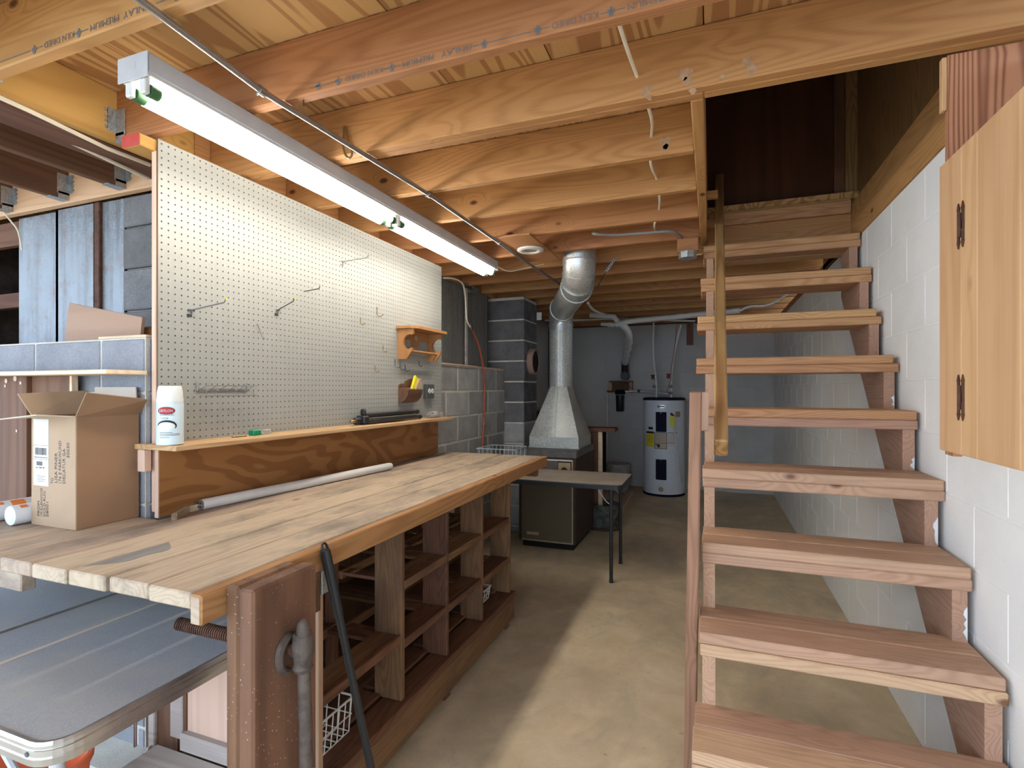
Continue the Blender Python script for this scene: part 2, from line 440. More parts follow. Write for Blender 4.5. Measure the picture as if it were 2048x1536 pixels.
def mk(name, mb, mat, parent=None, label=None, cat=None, group=None, kind=None, smooth=False):
    vs = [Vector(v) for v in mb.v]
    lo = Vector([min(v[k] for v in vs) for k in range(3)]); hi = Vector([max(v[k] for v in vs) for k in range(3)])
    c = Vector(((lo.x + hi.x) / 2, (lo.y + hi.y) / 2, lo.z))
    me = bpy.data.meshes.new(name)
    me.from_pydata([tuple(v - c) for v in vs], [], mb.f); me.validate(); me.update()
    if smooth:
        me.polygons.foreach_set('use_smooth', [True] * len(me.polygons))
        try: me.set_sharp_from_angle(angle=math.radians(40))
        except Exception: pass
    me.materials.append(M[mat] if isinstance(mat, str) else mat)
    o = bpy.data.objects.new(name, me)
    o.location = c - (wloc(parent) if parent else Vector())
    return finish(o, parent, label, cat, group, kind)


def inst(name, me, loc, parent=None, rot=(0, 0, 0), **k):
    o = bpy.data.objects.new(name, me)
    o.location = Vector(loc) - (wloc(parent) if parent else Vector()); o.rotation_euler = rot
    return finish(o, parent, k.get('label'), k.get('cat'), k.get('group'), k.get('kind'))


def empty(name, loc, label, cat, group=None, kind=None):
    o = bpy.data.objects.new(name, None); o.empty_display_size = 0.05; o.location = loc
    return finish(o, None, label, cat, group, kind)


def B(*a, c=0.0, mat=None): return MB().box(*a, c=c, mat=mat)
def T(pts, r, n=10, **k): return MB().tube(pts, r, n, **k)


def smoothpath(pts, sub=6):
    pts = [Vector(p) for p in pts]; out = []
    for i in range(len(pts) - 1):
        p0 = pts[max(0, i - 1)]; p1 = pts[i]; p2 = pts[i + 1]; p3 = pts[min(len(pts) - 1, i + 2)]
        for k in range(sub):
            t = k / sub
            out.append(0.5 * ((2 * p1) + (p2 - p0) * t + (2 * p0 - 5 * p1 + 4 * p2 - p3) * t * t + (3 * p1 - p0 - 3 * p2 + p3) * t ** 3))
    out.append(pts[-1]); return out


def text_mb(s, width, height, org, right, up, thick_out=None, bold=0.0, align='LEFT'):
    """flat lettering fitted into width x height, bottom left at org"""
    cu = bpy.data.curves.new('lettering', 'FONT'); cu.body = s; cu.size = 1.0; cu.resolution_u = 2; cu.offset = bold
    to = bpy.data.objects.new('lettering', cu); COL.objects.link(to)
    me = bpy.data.meshes.new_from_object(to)
    xs = [v.co.x for v in me.vertices]; ys = [v.co.y for v in me.vertices]
    x0, x1, y0, y1 = min(xs), max(xs), min(ys), max(ys)
    right = Vector(right).normalized(); up = Vector(up).normalized(); org = Vector(org)
    sx = width / (x1 - x0); sy = height / (y1 - y0)
    mb = MB(); mb.add([org + right * (v.co.x - x0) * sx + up * (v.co.y - y0) * sy for v in me.vertices], [tuple(p.vertices) for p in me.polygons])
    bpy.data.objects.remove(to); bpy.data.curves.remove(cu); bpy.data.meshes.remove(me)
    return mb


def merge(*mbs):
    r = MB()
    for m in mbs: r.add(m.v, m.f)
    return r

# ================================================================== STRUCTURE
XR, YB, XL, YN = 0.775, 7.75, -1.92, 1.31      # right wall, back wall, low left wall, low wall facing the camera
JZ0, JZ1 = 2.31, 2.496                          # joist underside / top
floor = mk('floor', B(-7, 6, -7, 8.2, -0.12, 0), 'floor', label='stained tan concrete basement floor', kind='structure')

# ---- ceiling: deck, plywood panels, joists
WELL = (-0.022, XR, 1.751, 3.58)                # stair opening
ceil_mb = MB()
for a in ((-4.4, WELL[0], -1.3, 8.2), (WELL[0], 1.2, -1.3, WELL[2]), (WELL[0], 1.2, WELL[3], 8.2)): ceil_mb.box(*a, 2.518, 2.56)
ceiling = mk('ceiling', ceil_mb, 'ply', label='plywood subfloor and joists overhead', kind='structure')
seams = [-4.4, -3.3, -2.08, -0.86, -0.30, 1.0]
s1 = P(883, 150, z=JZ1).x; s2 = P(1095, 105, z=JZ1).x
seams = [-4.4, s1 - 2.44, s1 - 1.22, s1, s2, WELL[0]]
for i in range(len(seams) - 1):
    for (y0, y1) in ((-1.6, 1.29), (1.291, 3.72), (3.721, 6.0), (6.001, 8.0)):
        mk('subfloor_panel', B(seams[i] + .002, seams[i + 1] - .002, y0, y1, JZ1 + .001, 2.5175), 'ply', ceiling)
for (y0, y1) in ((-1.6, 1.74), (3.59, 8.0)):
    mk('subfloor_panel', B(WELL[0] + .002, 1.1, y0, y1, JZ1 + .001, 2.5175), 'ply', ceiling)


def joist(x0, x1, y0, y1, mat='joistX', c=0.004):
    return mk('joist', B(x0, x1, y0, y1, JZ0, JZ1, c=c), mat, ceiling)


HX = -2.046
yA = P(193, 66, z=JZ0).y
JA = joist(HX, 1.0, yA, yA + .038); joist(HX, 1.0, yA - .41, yA - .372); joist(HX, 1.0, yA - .82, yA - .782)
JB = joist(HX, 1.0, 1.29, 1.328)
JC = joist(HX, 1.0, 1.675, 1.712); joist(HX, -0.022, 1.713, 1.751)
joist(-0.022, 1.0, 1.713, 1.751)
yj = 2.112; JF = []
while yj < 7.5:
    x1 = WELL[0] - .040 if yj < WELL[3] - .1 else 0.86
    JF.append(joist(HX, x1, yj, yj + .038)); yj += 0.4064
mk('trimmer', B(-0.062, -0.023, 1.752, WELL[3] - .04, JZ0, JZ1, c=.004), 'joistY', ceiling)
mk('stair_header', B(-0.062, XR, WELL[3] - .002, WELL[3] + .036, JZ0, JZ1, c=.003), 'joistX', ceiling)
mk('header_board', B(HX - .038, HX, -1.6, 1.60, JZ0, JZ1, c=.003), 'header', ceiling)
mk('header_board', B(HX - .038, HX, 1.602, 8.0, JZ0, JZ1, c=.003), 'joistY', ceiling)
mk('beam', B(HX - .20, HX - .0385, -1.6, 1.60, JZ0 - .01, JZ1, c=.004), 'brownY', ceiling)
mk('cross_beam', B(-4.4, HX - .04, 1.602, 1.64, JZ0 - .012, JZ1, c=.004), 'pink', ceiling)
# joists of the left bay, hung on the cross beam
LBJ = []
for px_ in (246, 132, 20):
    X = P(px_, 384, y=1.59).x
    LBJ.append(mk('joist', B(X - .04, X, -1.6, 1.60, JZ0, JZ1 - .002, c=.004), 'brownY', ceiling))
# dark sill along the back wall and rim over the right wall
mk('back_sill', B(-2.3, XR, YB - .06, YB + .02, 2.325, JZ1, c=.003), 'brownX', ceiling)


def hanger(parent, x, y, face, zlow=JZ0):
    """face 'x': flanges on a plane X = x (joist runs along X); face 'y': flanges on a plane Y = y"""
    mb = MB(); h = 0.115; t = .0025
    def q(a0, a1, b0, b1, z0, z1):   # a: across joist, b: along joist away from header
        if face == 'x': mb.box(x + b0, x + b1, y + a0, y + a1, z0, z1)
        else: mb.box(x + a0, x + a1, y - b1, y - b0, z0, z1)
    wj = .042
    for sgn in (-1, 1):
        a = sgn * wj / 2
        q(min(a, a + sgn * t), max(a, a + sgn * t), 0, .05, zlow + .02, zlow + h)
        # slanted foot of the strap
        q(min(a, a + sgn * t), max(a, a + sgn * t), 0, .045, zlow - .004, zlow + .03)
        q(min(a, a + sgn * .032), max(a, a + sgn * .032), -.0005, t, zlow + .03, zlow + h)
        for k in range(4):
            zz = zlow + .035 + k * .021
            q(min(a + sgn * .03, a + sgn * .040), max(a + sgn * .03, a + sgn * .040), -.0005, t, zz, zz + .011)
    q(-wj / 2, wj / 2, 0, .075, zlow - .004, zlow - .0005)
    return mk('joist_hanger', mb, 'hanger', parent)


hanger(JB, HX, 1.309, 'x'); hanger(JA, HX, yA + .019, 'x')
for o in LBJ: hanger(o, wloc(o).x, 1.602, 'y')

# ---- lumber grade stamps on joists A and B (printed upside down)
def clover(c, r, right, up):
    mb = MB(); c = Vector(c); right = Vector(right); up = Vector(up)
    for (a, b) in ((-.55, 0), (.55, 0), (0, .8)):
        mb.add([c + (right * (a + .55 * math.cos(k * math.pi / 4)) + up * (b + .55 * math.sin(k * math.pi / 4))) * r for k in range(8)], [tuple(range(8))])
    mb.add([c + right * -.35 * r + up * -1.1 * r, c + right * .35 * r + up * -1.1 * r, c + up * .5 * r], [(0, 1, 2)])
    return mb


def stamps(jo, yface, toks):
    y = yface - .0012
    for kind, a, b, yy in toks:
        pa, pb = P(a, yy, y=y), P(b, yy, y=y)
        zc = JZ0 + .0175; hgt = .0165
        if kind == '*': mb = clover((pa.x, y, zc), .010, (-1, 0, 0), (0, 0, -1))
        elif kind == '-': mb = B(pa.x, pb.x, y, y + .0005, zc - .0012, zc + .0012)
        else: mb = text_mb(kind, abs(pb.x - pa.x), hgt, (pb.x, y, zc + hgt / 2), (-1, 0, 0), (0, 0, -1), bold=.0)
        mk('grade_stamp', mb, 'stampink', jo)


stamps(JB, 1.29, [('-', 620, 640, 180), ('*', 637, 637, 176), ('-', 645, 672, 172), ('*', 676, 676, 167), ('KILN DRIED', 690, 765, 155), ('*', 783, 783, 140), ('-', 768, 776, 143), ('-', 791, 800, 138), ('PREMIUM', 805, 867, 128), ('FINLAY', 882, 942, 110),
                  ('-', 946, 958, 98), ('*', 968, 968, 94), ('-', 977, 1062, 80), ('*', 1075, 1075, 66), ('-', 1084, 1098, 62), ('KILN DRIED', 1104, 1196, 50), ('-', 1200, 1212, 35), ('*', 1222, 1222, 29), ('-', 1232, 1250, 25), ('PREMIUM', 1255, 1337, 15), ('FINLAY', 1352, 1420, 5)])
stamps(JA, yA, [('-', -30, 60, 105), ('*', 68, 68, 97), ('-', 74, 84, 94), ('KILN DRIED', 88, 148, 80), ('*', 157, 157, 65), ('-', 146, 151, 68), ('-', 164, 176, 60), ('PREMIUM', 180, 237, 45), ('FINLAY', 246, 300, 27), ('-', 312, 345, 8), ('*', 352, 352, 2)])

# ---- walls of block
def block_mesh(name, l, h, d, mat, c=0.004):
    me = bpy.data.meshes.new(name)
    mb = MB().box(-l / 2, l / 2, -d / 2, d / 2, 0, h, c=c)
    me.from_pydata(mb.v, [], mb.f); me.update(); me.materials.append(M[mat]); return me


CH = 0.2032; BLK = 0.4064


def lay(parent, axis, a0, a1, z0, ncourse, plane, out, mat, joint=.010, proud=.004, first=0, seed=0, topz=None, mats=None):
    """running bond on plane; axis 'X' or 'Y' is the run; out = outward sign along the plane normal"""
    cache = {}; rr = random.Random(seed)
    for k in range(ncourse):
        zb = z0 + k * CH
        x = a0 - (BLK / 2 if (k + first) % 2 else 0)
        while x < a1 - .02:
            b0, b1 = max(x, a0) + joint / 2, min(x + BLK, a1) - joint / 2
            l = round(b1 - b0, 3)
            if l > .03:
                mt = mat if not mats else rr.choice(mats)
                key = (l, mt)
                if key not in cache: cache[key] = block_mesh('block', l, CH - joint, .03, mt)
                m = (b0 + b1) / 2; pl = plane + out * (proud - .015)
                if axis == 'X': inst('block', cache[key], (m, pl, zb + joint / 2), parent)
                else: inst('block', cache[key], (pl, m, zb + joint / 2), parent, rot=(0, 0, math.pi / 2))
            x += BLK


wall_right = mk('wall_right', B(XR, XR + .2, -1.3, YB + .2, 0, 2.262), 'whiteblk', label='white painted concrete block wall beside the stairs', kind='structure')
lay(wall_right, 'Y', 0.84, YB, 0.02, 11, XR, -1, 'whiteblk', joint=.005, proud=.0014)
wall_back = mk('wall_back', B(-2.5, XR + .2, YB, YB + .2, 0, 2.34), 'greyblk', label='grey parged block wall behind the water heater', kind='structure')
lay(wall_back, 'X', -2.3, XR, 0.02, 11, YB, -1, 'greyblk', joint=.005, proud=.0018)
wall_left = mk('wall_left', B(XL - .2, XL, YN + .3005, 4.84, 0, 1.59), 'mortar', label='low bare concrete block wall behind the bench and furnace', kind='structure')
lay(wall_left, 'Y', 3.2, 4.84, -0.036, 8, XL, 1, 'cmu', seed=3, joint=.015)
wall_near = mk('wall_front', B(-4.4, XL, YN, YN + .3, 0.1, 1.59), 'mortar', label='low bare block wall left of the pegboard', kind='structure')
lay(wall_near, 'X', -4.4, XL + .0, -0.036, 8, YN, -1, 'cmublue', seed=5)
lay(wall_near, 'Y', YN + .004, YN + .2, -0.036, 8, XL, 1, 'cmublue', seed=5)
mk('footing', B(-4.4, -1.86, 1.17, YN + .3, 0, .10, c=.01), 'mortar', wall_near)
mk('footing', B(-4.4, -1.84, 1.05, 1.17, 0, .05, c=.01), 'mortar', wall_near)
# upper part of the front wall: metal sheets, a strip of block, a dark opening into the crawl space
def ux(px_): return P(px_, 500, y=1.66).x
YU = 1.66
zt = JZ0 - .014
mk('metal_sheet', B(ux(38), ux(121), YU, YU + .004, 1.57, zt), 'galvsheet', wall_near)
sh = MB().box(ux(117), ux(192), YU - .012, YU - .008, 1.57, zt)
sh.box(ux(117), ux(117) + .02, YU - .012, YU, 1.57, zt)
mk('metal_sheet', sh, 'galvsheet', wall_near)
mk('rusty_batten', B(ux(197), ux(207), YU - .02, YU, 1.57, zt, c=.003), 'rust', wall_near)
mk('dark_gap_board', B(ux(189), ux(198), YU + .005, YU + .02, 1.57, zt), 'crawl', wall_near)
mk('metal_sheet', B(ux(206), ux(250), YU - .004, YU, 1.57, zt), 'galvsheet', wall_near)
up_blk = mk('upper_block_wall', B(ux(250), -2.0, YU + .01, YU + .2, 1.59, zt), 'mortardark', wall_near)
for k in range(4):
    z0 = 1.57 + k * .195
    mk('block', B(ux(250.5), -2.02, YU - .012, YU + .02, z0 + .004, min(z0 + .19, zt), c=.006), 'cmumid', wall_near)
# crawl space shell
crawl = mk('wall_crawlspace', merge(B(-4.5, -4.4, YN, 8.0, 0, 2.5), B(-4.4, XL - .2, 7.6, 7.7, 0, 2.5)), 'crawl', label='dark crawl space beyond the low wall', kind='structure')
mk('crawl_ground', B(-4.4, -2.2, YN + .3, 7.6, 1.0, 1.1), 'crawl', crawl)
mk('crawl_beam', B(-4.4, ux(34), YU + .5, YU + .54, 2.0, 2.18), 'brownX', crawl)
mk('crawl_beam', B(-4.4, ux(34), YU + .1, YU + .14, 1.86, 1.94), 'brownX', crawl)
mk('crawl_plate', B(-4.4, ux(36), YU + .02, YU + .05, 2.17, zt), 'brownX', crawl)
# sheets over the low left wall, beside the chimney
zl = 1.592
mk('metal_sheet', B(XL - .10, XL - .096, 3.0, 4.14, zl, 2.30), 'galvdark', wall_left)
mk('metal_sheet', B(XL - .085, XL - .081, 4.12, 4.60, zl, 2.30), 'galvdark', wall_left)
mk('sheet_batten', B(XL - .081, XL - .07, 4.115, 4.15, zl, 2.28), 'weath', wall_left)
mk('sill_strip', B(XL - .13, XL + .02, 3.2, 4.17, zl - .002, zl + .012, c=.003), 'palepinkZ', wall_left)
mk('sill_strip', B(XL - .13, XL + .012, 4.18, 4.80, zl - .002, zl + .009, c=.003), 'palepinkZ', wall_left)
for k in range(4):
    mk('block', B(XL - .34, XL - .155, 4.62, 4.80, 1.595 + k * .19, 1.78 + k * .19, c=.006), 'cmudark', wall_left)
wall_lb = mk('wall_rear', B(-2.5, -2.3, 4.9, YB, 0, 2.4), 'greyblk', label='grey wall beyond the chimney', kind='structure')
mk('board', B(-2.02, -1.99, 5.32, 5.40, 0.0, 2.3, c=.003), 'brownZ', wall_lb)
mk('board', B(-2.04, -2.01, 5.41, 5.47, 0.0, 2.3, c=.003), 'brownZ', wall_lb)
mk('board', B(-2.3, -2.05, 5.5, 5.54, 0.0, 2.3, c=.003), 'paleX', wall_lb)
# rim board over the right wall (inside the stairwell) and stairwell lining
rim = mk('trim_1', B(XR - .012, XR + .16, 1.755, 4.4, 2.264, 2.484, c=.004), 'joistY', label='brown rim board on top of the white wall', kind='structure')
mk('trim_2', B(XR - .012, XR + .16, 3.72, YB - .07, 2.264, JZ0 - .003), 'joistY', label='sill plate along the white wall under the far joists', kind='structure')
side = mk('wall_stairwell', B(XR + .03, XR + .05, 1.755, 3.9, 2.484, 4.6), 'fiber', label='brown fibreboard side of the stairwell', kind='structure')
mk('corner_post', B(XR - .03, XR + .035, 3.62, 3.70, 2.516, 4.6, c=.003), 'fiber', side)
mk('corner_post', B(XR - .08, XR - .025, 3.665, 3.70, 2.516, 4.6, c=.003), 'brownZ', side)
mk('well_lining', B(-.10, -.06, 1.80, 3.9, 2.56, 4.6), 'darkdoor', side)
mk('well_lining', B(-.06, XR + .03, 1.70, 1.75, 2.56, 4.6), 'darkdoor', side)
mk('well_lining', B(-.10, XR + .05, 1.70, 3.9, 4.6, 4.65), 'darkdoor', side)
dr = mk('door_1', B(-.02, XR + .035, 3.71, 3.75, 2.519, 4.6), 'darkdoor', label='dark brown door at the top of the stairs', kind='structure')
mk('door_frame', B(-.062, -.02, 3.66, 3.76, 2.519, 4.6), 'darkdoor', dr)
# landing edge: first step at floor level
mk('landing_board', B(-.03, XR - .014, 3.56, 3.70, 2.498, 2.518, c=.003), 'joistX', ceiling)

# ---- chimney
YC = 4.845
chim = empty('chimney', (-1.9, YC + .2, 0), 'dark concrete block chimney with a clay flue opening', 'chimney')
CX0, CX1 = P(972, 600, y=YC).x, P(1048, 600, y=YC).x
mk('mortar_core', B(CX0 + .006, CX1 - .006, YC + .006, YC + .40, 0, JZ0), 'mortar', chim)
zc = P(1020, 640, y=YC).z % CH
k = 0; z = -CH + zc
while z < JZ0:
    z0, z1 = max(0.0, z + .0075), min(JZ0, z + CH - .0075)
    if z1 - z0 > .02:
        mk('block', B(CX0, CX1, YC, YC + .405, z0, z1, c=.006), 'cmudark' if z1 > 1.15 else 'cmu', chim)
    z += CH; k += 1
fz = P(1068, 725, x=CX1).z; fy = P(1062, 725, x=CX1).y
mk('flue_thimble', MB().lathe((CX1 - .03, fy, fz), [(.135, 0), (.135, .085), (.112, .087), (.11, .06), (.11, 0)], 28, 'X'), 'clay', chim, smooth=True)
mk('flue_hole', MB().lathe((CX1 + .025, fy, fz), [(.112, 0), (.112, .02)], 28, 'X'), 'soot', chim)

# dried paint smears on the doubled joist and the next one
rs_ = random.Random(11)
for (px_, py_, yy, jo, rr_) in ((1294, 182, 1.675, JC, .020), (1299, 196, 1.675, JC, .012), (1368, 148, 1.675, JC, .026), (1374, 162, 1.675, JC, .018), (1386, 182, 1.675, JC, .014), (1444, 154, 1.675, JC, .012), (1494, 122, 1.675, JC, .015), (1502, 138, 1.675, JC, .022), (1332, 285, 2.112, JF[0], .028), (1329, 296, 2.112, JF[0], .022)):
    c_ = P(px_, py_, y=yy); n_ = 13
    mk('paint_smear', MB().add([(c_.x + rr_ * rs_.uniform(.45, 1.1) * math.cos(2 * math.pi * k / n_), yy - .0009, c_.z + rr_ * rs_.uniform(.4, 1.0) * math.sin(2 * math.pi * k / n_)) for k in range(n_)], [tuple(range(n_))]), 'smudge', jo)

# ================================================================== STAIRCASE
st = empty('staircase', (0.36, 2.4, 0), 'open wooden staircase with doubled plank treads against the white wall', 'staircase')
RISE = 0.2372
steps = [(-2, 1.375, -.05), (-1, 1.585, -.05), (0, 1.828, -.037), (1, 2.040, -.034), (2, 2.270, -.032), (3, 2.500, -.034), (4, 2.745, -.068), (5, 2.975, -.070), (6, 3.150, -.056), (7, 3.370, -.046)]
TD = 0.262
for (i, y, xl) in steps:
    z = .604 + RISE * i
    j = lambda a: random.uniform(-a, a)
    xr = XR - .012 + j(.006)
    short = .018 if i in (4, 5) else 0
    for q in range(2):
        mk('tread_board', B(xl + j(.003), xr - short, y + q * TD / 2 + .001, y + (q + 1) * TD / 2 - .001, z - .037, z, c=.004), 'stairupX' if i >= 3 else 'stairX', st)
    off = -.004 if i <= 0 else .003
    for q in range(2):
        mk('tread_board', B(xl + j(.003), xr + .004, y + off + q * TD / 2 + .001, y + off + (q + 1) * TD / 2 - .001, z - .0755, z - .0375, c=.004), 'stairupX' if i >= 4 else 'stairX', st)


def stringer(x0, x1, back, mat='stairY'):
    pts = []
    for (i, y, xl) in steps:
        z = .604 + RISE * i - .076
        yb = y + .012
        pts.append((yb, max(0.0, z - RISE + .0)))
        pts.append((yb, z))
    pts.append((3.575, .604 + RISE * 7 - .076)); pts.append((3.575, 2.31))
    dz = RISE / .2217
    # lower edge parallel to the slope
    lo = [(3.575, .604 + RISE * 7.9 - .076 - back)]
    y0 = 3.575 - (lo[0][1]) / dz
    lo.append((y0, 0.0))
    pts += lo
    if pts[0][1] == 0 and pts[0][0] > y0: pass
    mb = MB().prism([(x0, a, b) for a, b in pts], (x1 - x0, 0, 0))
    return mk('stringer', mb, mat, st)


stringer(-.028, .012, .46)
stringer(XR - .062, XR - .022, .46)
for q in range(2):
    mk('tread_board', B(-.018, XR - .016, 3.545, 3.5745, .604 + RISE * 8 - .0375 * (q + 1) + .0005, .604 + RISE * 8 - .0375 * q, c=.003), 'stairupX', st)
# white paint slopped on the wall side stringer
for (i, y, xl) in steps[3:7]:
    z = .604 + RISE * (i - 1)
    n_ = 9; hh = random.uniform(.05, .11)
    edge = [(XR - .0225 - random.uniform(.002, .017) * math.sin(math.pi * k / (n_ - 1)) ** .5, y + .0105, z + .004 + hh * k / (n_ - 1)) for k in range(n_)]
    mk('paint_dab', MB().prism([(XR - .0225, y + .0105, z + .004)] + edge[1:-1] + [(XR - .0225, y + .0105, z + .004 + hh)], (0, .002, 0)), 'sealant', st)
pz = 1.392
nw = MB().box(-.020, .020, -.045, .045, 0, pz, c=.004)
o = mk('newel_post', nw, 'newel', st); o.location = Vector((-.073, 2.005, 0)) - wloc(st); o.rotation_euler = (0, math.radians(.85), 0)
mk('rail_block', B(-.050, -.010, 2.08, 2.118, 1.245, 1.390, c=.004), 'palepinkZ', st)
# handrail
r0, r1 = Vector((.032, 2.045, 1.185)), Vector((.046, 3.62, 2.74))
dv = r1 - r0; L = dv.length
hr = MB().box(-.024, .024, -.045, .045, 0, L, c=.006)
o = mk('handrail', hr, 'railwood', st)
zax = dv.normalized(); xax = Vector((1, 0, 0)); xax = (xax - zax * xax.dot(zax)).normalized(); yax = zax.cross(xax)
o.rotation_euler = Matrix((xax, yax, zax)).transposed().to_euler(); o.location = r0 - wloc(st)
mk('rail_bracket', B(-.024, .034, 3.34, 3.38, 2.36, 2.42, c=.003), 'joistX', st)
mk('rail_bracket', B(-.024, .034, 3.10, 3.14, 2.46, 2.50, c=.003), 'joistX', st)

# ================================================================== WALL CABINET
XC = 0.60
cab = empty('wall_cabinet', (.69, 1.3, 1.22), 'pine wall cabinet with plank door hung on the white wall', 'cabinet')
CY0, CY1 = .70, 1.750
zd0, zd1 = 1.237, 2.003
mk('end_panel', B(XC, XR - .002, 1.7525, 1.772, 1.222, 2.3085, c=.0015), 'cabframe', cab)
mk('body', merge(B(XC + .004, XR - .004, CY0, CY1, 1.232, 1.25), B(XC + .004, XR - .004, CY0, CY1, 1.985, 2.0), B(XR - .02, XR - .004, CY0, CY1, 1.25, 1.985)), 'cabframe', cab)
mk('stile', B(XC, XC + .02, CY1 - .03, CY1 + .001, 1.222, 2.0, c=.001), 'cabframe', cab)
dm = empty('cabinet_door', (XC, 1.3, zd0), None, None); dm.parent = cab; dm.location = Vector((XC, 1.3, zd0)) - wloc(cab)
cuts = [CY1 - .006, P(1925, 700, x=XC - .02).y, P(1957, 700, x=XC - .02).y, P(2044, 700, x=XC - .02).y, 1.16, .95, .72]
for a, b in zip(cuts[1:], cuts[:-1]):
    mk('door_board', B(XC - .022, XC - .002, a + .0015, b - .0015, zd0, zd1, c=.0025), 'cabdoor', dm)


def hhinge(zc):
    yc = P(1925, 700, x=XC - .02).y; mb = MB(); x = XC - .0245
    for sgn in (-1, 1):
        ya = yc + sgn * .012
        mb.box(x - .001, x + .002, ya - .0055, ya + .0055, zc - .042, zc + .042, c=.001)
        for e in (-1, 1):
            mb.prism([(x - .001, ya - .0075, zc + e * .040), (x - .001, ya + .0075, zc + e * .040), (x - .001, ya, zc + e * .057)], (.003, 0, 0))
    mb.box(x - .001, x + .002, yc - .012, yc + .012, zc - .011, zc + .011)
    mb.tube([(x - .002, yc, zc - .03), (x - .002, yc, zc + .03)], .0045, 8)
    return mk('hinge', mb, 'rust', cab)


hhinge(P(1925, 450, x=XC - .02).z); hhinge(P(1920, 795, x=XC - .02).z)
mk('top_block', B(XC - .012, XC - .0005, 1.754, 1.775, 2.16, 2.305, c=.002), 'cabdoor', cab)

# ================================================================== WORKBENCH TOP
BZ = .94
bt = empty('workbench_top', (-1.5, 2.1, .86), 'long plank workbench top, worn pale, with an orange-brown front edge', 'workbench')
edges = [-1.096, -1.242, -1.388, -1.535, -1.683, -1.828, -1.975, -2.122, -2.27, -2.417, -2.564]
for a, b in zip(edges[1:], edges[:-1]):
    long_ = b > -1.8
    y1 = (3.465 if b > -1.75 else 3.44) if long_ else (1.300 if a > XL else 1.296)
    y0 = .85 + random.uniform(-.006, .006)
    a2 = max(a, -1.838) if long_ else a
    mk('plank', B(a2 + .0035, b - .0035, y0, y1 + random.uniform(-.003, .003), BZ - .038, BZ + random.uniform(-.0012, .0006), c=.0035), 'benchY', bt)
fr_ = mk('front_rail', B(-1.0945, -1.060, .845, 3.475, BZ - .068, BZ, c=.004), 'apron', bt)
mk('end_grain', B(-1.0905, -1.064, .8438, .8452, BZ - .064, BZ - .004), 'benchX', fr_)
mk('cross_rail', B(-2.55, -1.765, .865, .90, BZ - .095, BZ - .039, c=.003), 'benchX', bt)
mk('cross_rail', B(-1.83, -1.10, 3.36, 3.40, BZ - .127, BZ - .039, c=.003), 'darkX', bt)
pp = []
for k in range(14):
    a = k / 13
    pp.append((a, .030 * math.sin(math.pi * a) * (1 + .25 * math.sin(9 * a))))
e0, e1 = P(160, 1132, z=BZ), P(356, 1088, z=BZ)
poly = [(-1.5325 + .010 + q * 3.4 * (.55 + .45 * a), e0.y + (e1.y - e0.y) * a + .0, BZ - .001) for a, q in pp] + [(-1.5325 + .006, e1.y, BZ - .001)] + [(-1.5325 + .004, e0.y, BZ - .001)]
mk('torn_patch', MB().prism(poly, (0, 0, .0022)), 'graypatch', bt, label='dark grey torn patch in the plank')

# ================================================================== CUBBY BASE
cb = empty('cubby_base', (-1.45, 2.1, 0), 'dark wooden cubbyhole base under the workbench', 'shelf unit')
CXF, CXB = -1.115, -1.80
ys = [1.292, 1.75, 2.118, 2.505, 2.905]
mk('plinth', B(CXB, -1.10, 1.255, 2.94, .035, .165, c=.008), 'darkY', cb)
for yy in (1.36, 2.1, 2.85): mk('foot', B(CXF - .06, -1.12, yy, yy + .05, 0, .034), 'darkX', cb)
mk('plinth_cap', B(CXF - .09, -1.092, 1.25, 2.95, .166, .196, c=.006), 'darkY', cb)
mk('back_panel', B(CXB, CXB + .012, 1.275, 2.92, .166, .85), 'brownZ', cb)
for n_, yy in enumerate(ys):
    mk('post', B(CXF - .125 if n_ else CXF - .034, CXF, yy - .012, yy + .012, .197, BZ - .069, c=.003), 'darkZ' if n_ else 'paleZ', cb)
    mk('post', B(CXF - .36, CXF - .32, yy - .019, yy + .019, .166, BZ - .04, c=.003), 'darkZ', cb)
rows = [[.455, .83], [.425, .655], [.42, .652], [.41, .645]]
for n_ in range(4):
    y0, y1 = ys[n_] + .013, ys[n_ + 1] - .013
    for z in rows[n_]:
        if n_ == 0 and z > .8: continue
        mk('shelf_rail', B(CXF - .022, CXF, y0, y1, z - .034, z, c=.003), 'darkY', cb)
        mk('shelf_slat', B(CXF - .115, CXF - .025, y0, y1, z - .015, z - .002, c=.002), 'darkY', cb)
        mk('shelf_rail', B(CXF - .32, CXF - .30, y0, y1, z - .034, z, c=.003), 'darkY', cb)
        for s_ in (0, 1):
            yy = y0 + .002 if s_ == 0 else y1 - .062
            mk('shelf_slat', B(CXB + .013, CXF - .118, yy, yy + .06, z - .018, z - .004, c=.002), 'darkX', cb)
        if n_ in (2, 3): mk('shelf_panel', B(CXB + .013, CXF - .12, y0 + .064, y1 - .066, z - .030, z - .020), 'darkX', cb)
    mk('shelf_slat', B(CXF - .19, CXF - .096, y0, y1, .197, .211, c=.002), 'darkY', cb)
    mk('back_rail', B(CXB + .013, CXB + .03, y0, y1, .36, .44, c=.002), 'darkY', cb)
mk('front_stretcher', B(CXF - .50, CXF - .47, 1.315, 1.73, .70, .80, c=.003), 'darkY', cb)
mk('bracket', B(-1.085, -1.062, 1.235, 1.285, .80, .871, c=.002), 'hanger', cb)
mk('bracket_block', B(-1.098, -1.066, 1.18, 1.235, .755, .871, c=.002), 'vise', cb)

# ================================================================== LEG VISE
vi = empty('leg_vise', (-1.02, 1.0, 0), 'reddish wooden leg vise with iron screw at the bench corner', 'vise')
def board_jag(x0, x1, y0, y1, z0, z1, mat, name, c=.006): return mk(name, B(x0, x1, y0, y1, z0, z1, c=c), mat, vi)


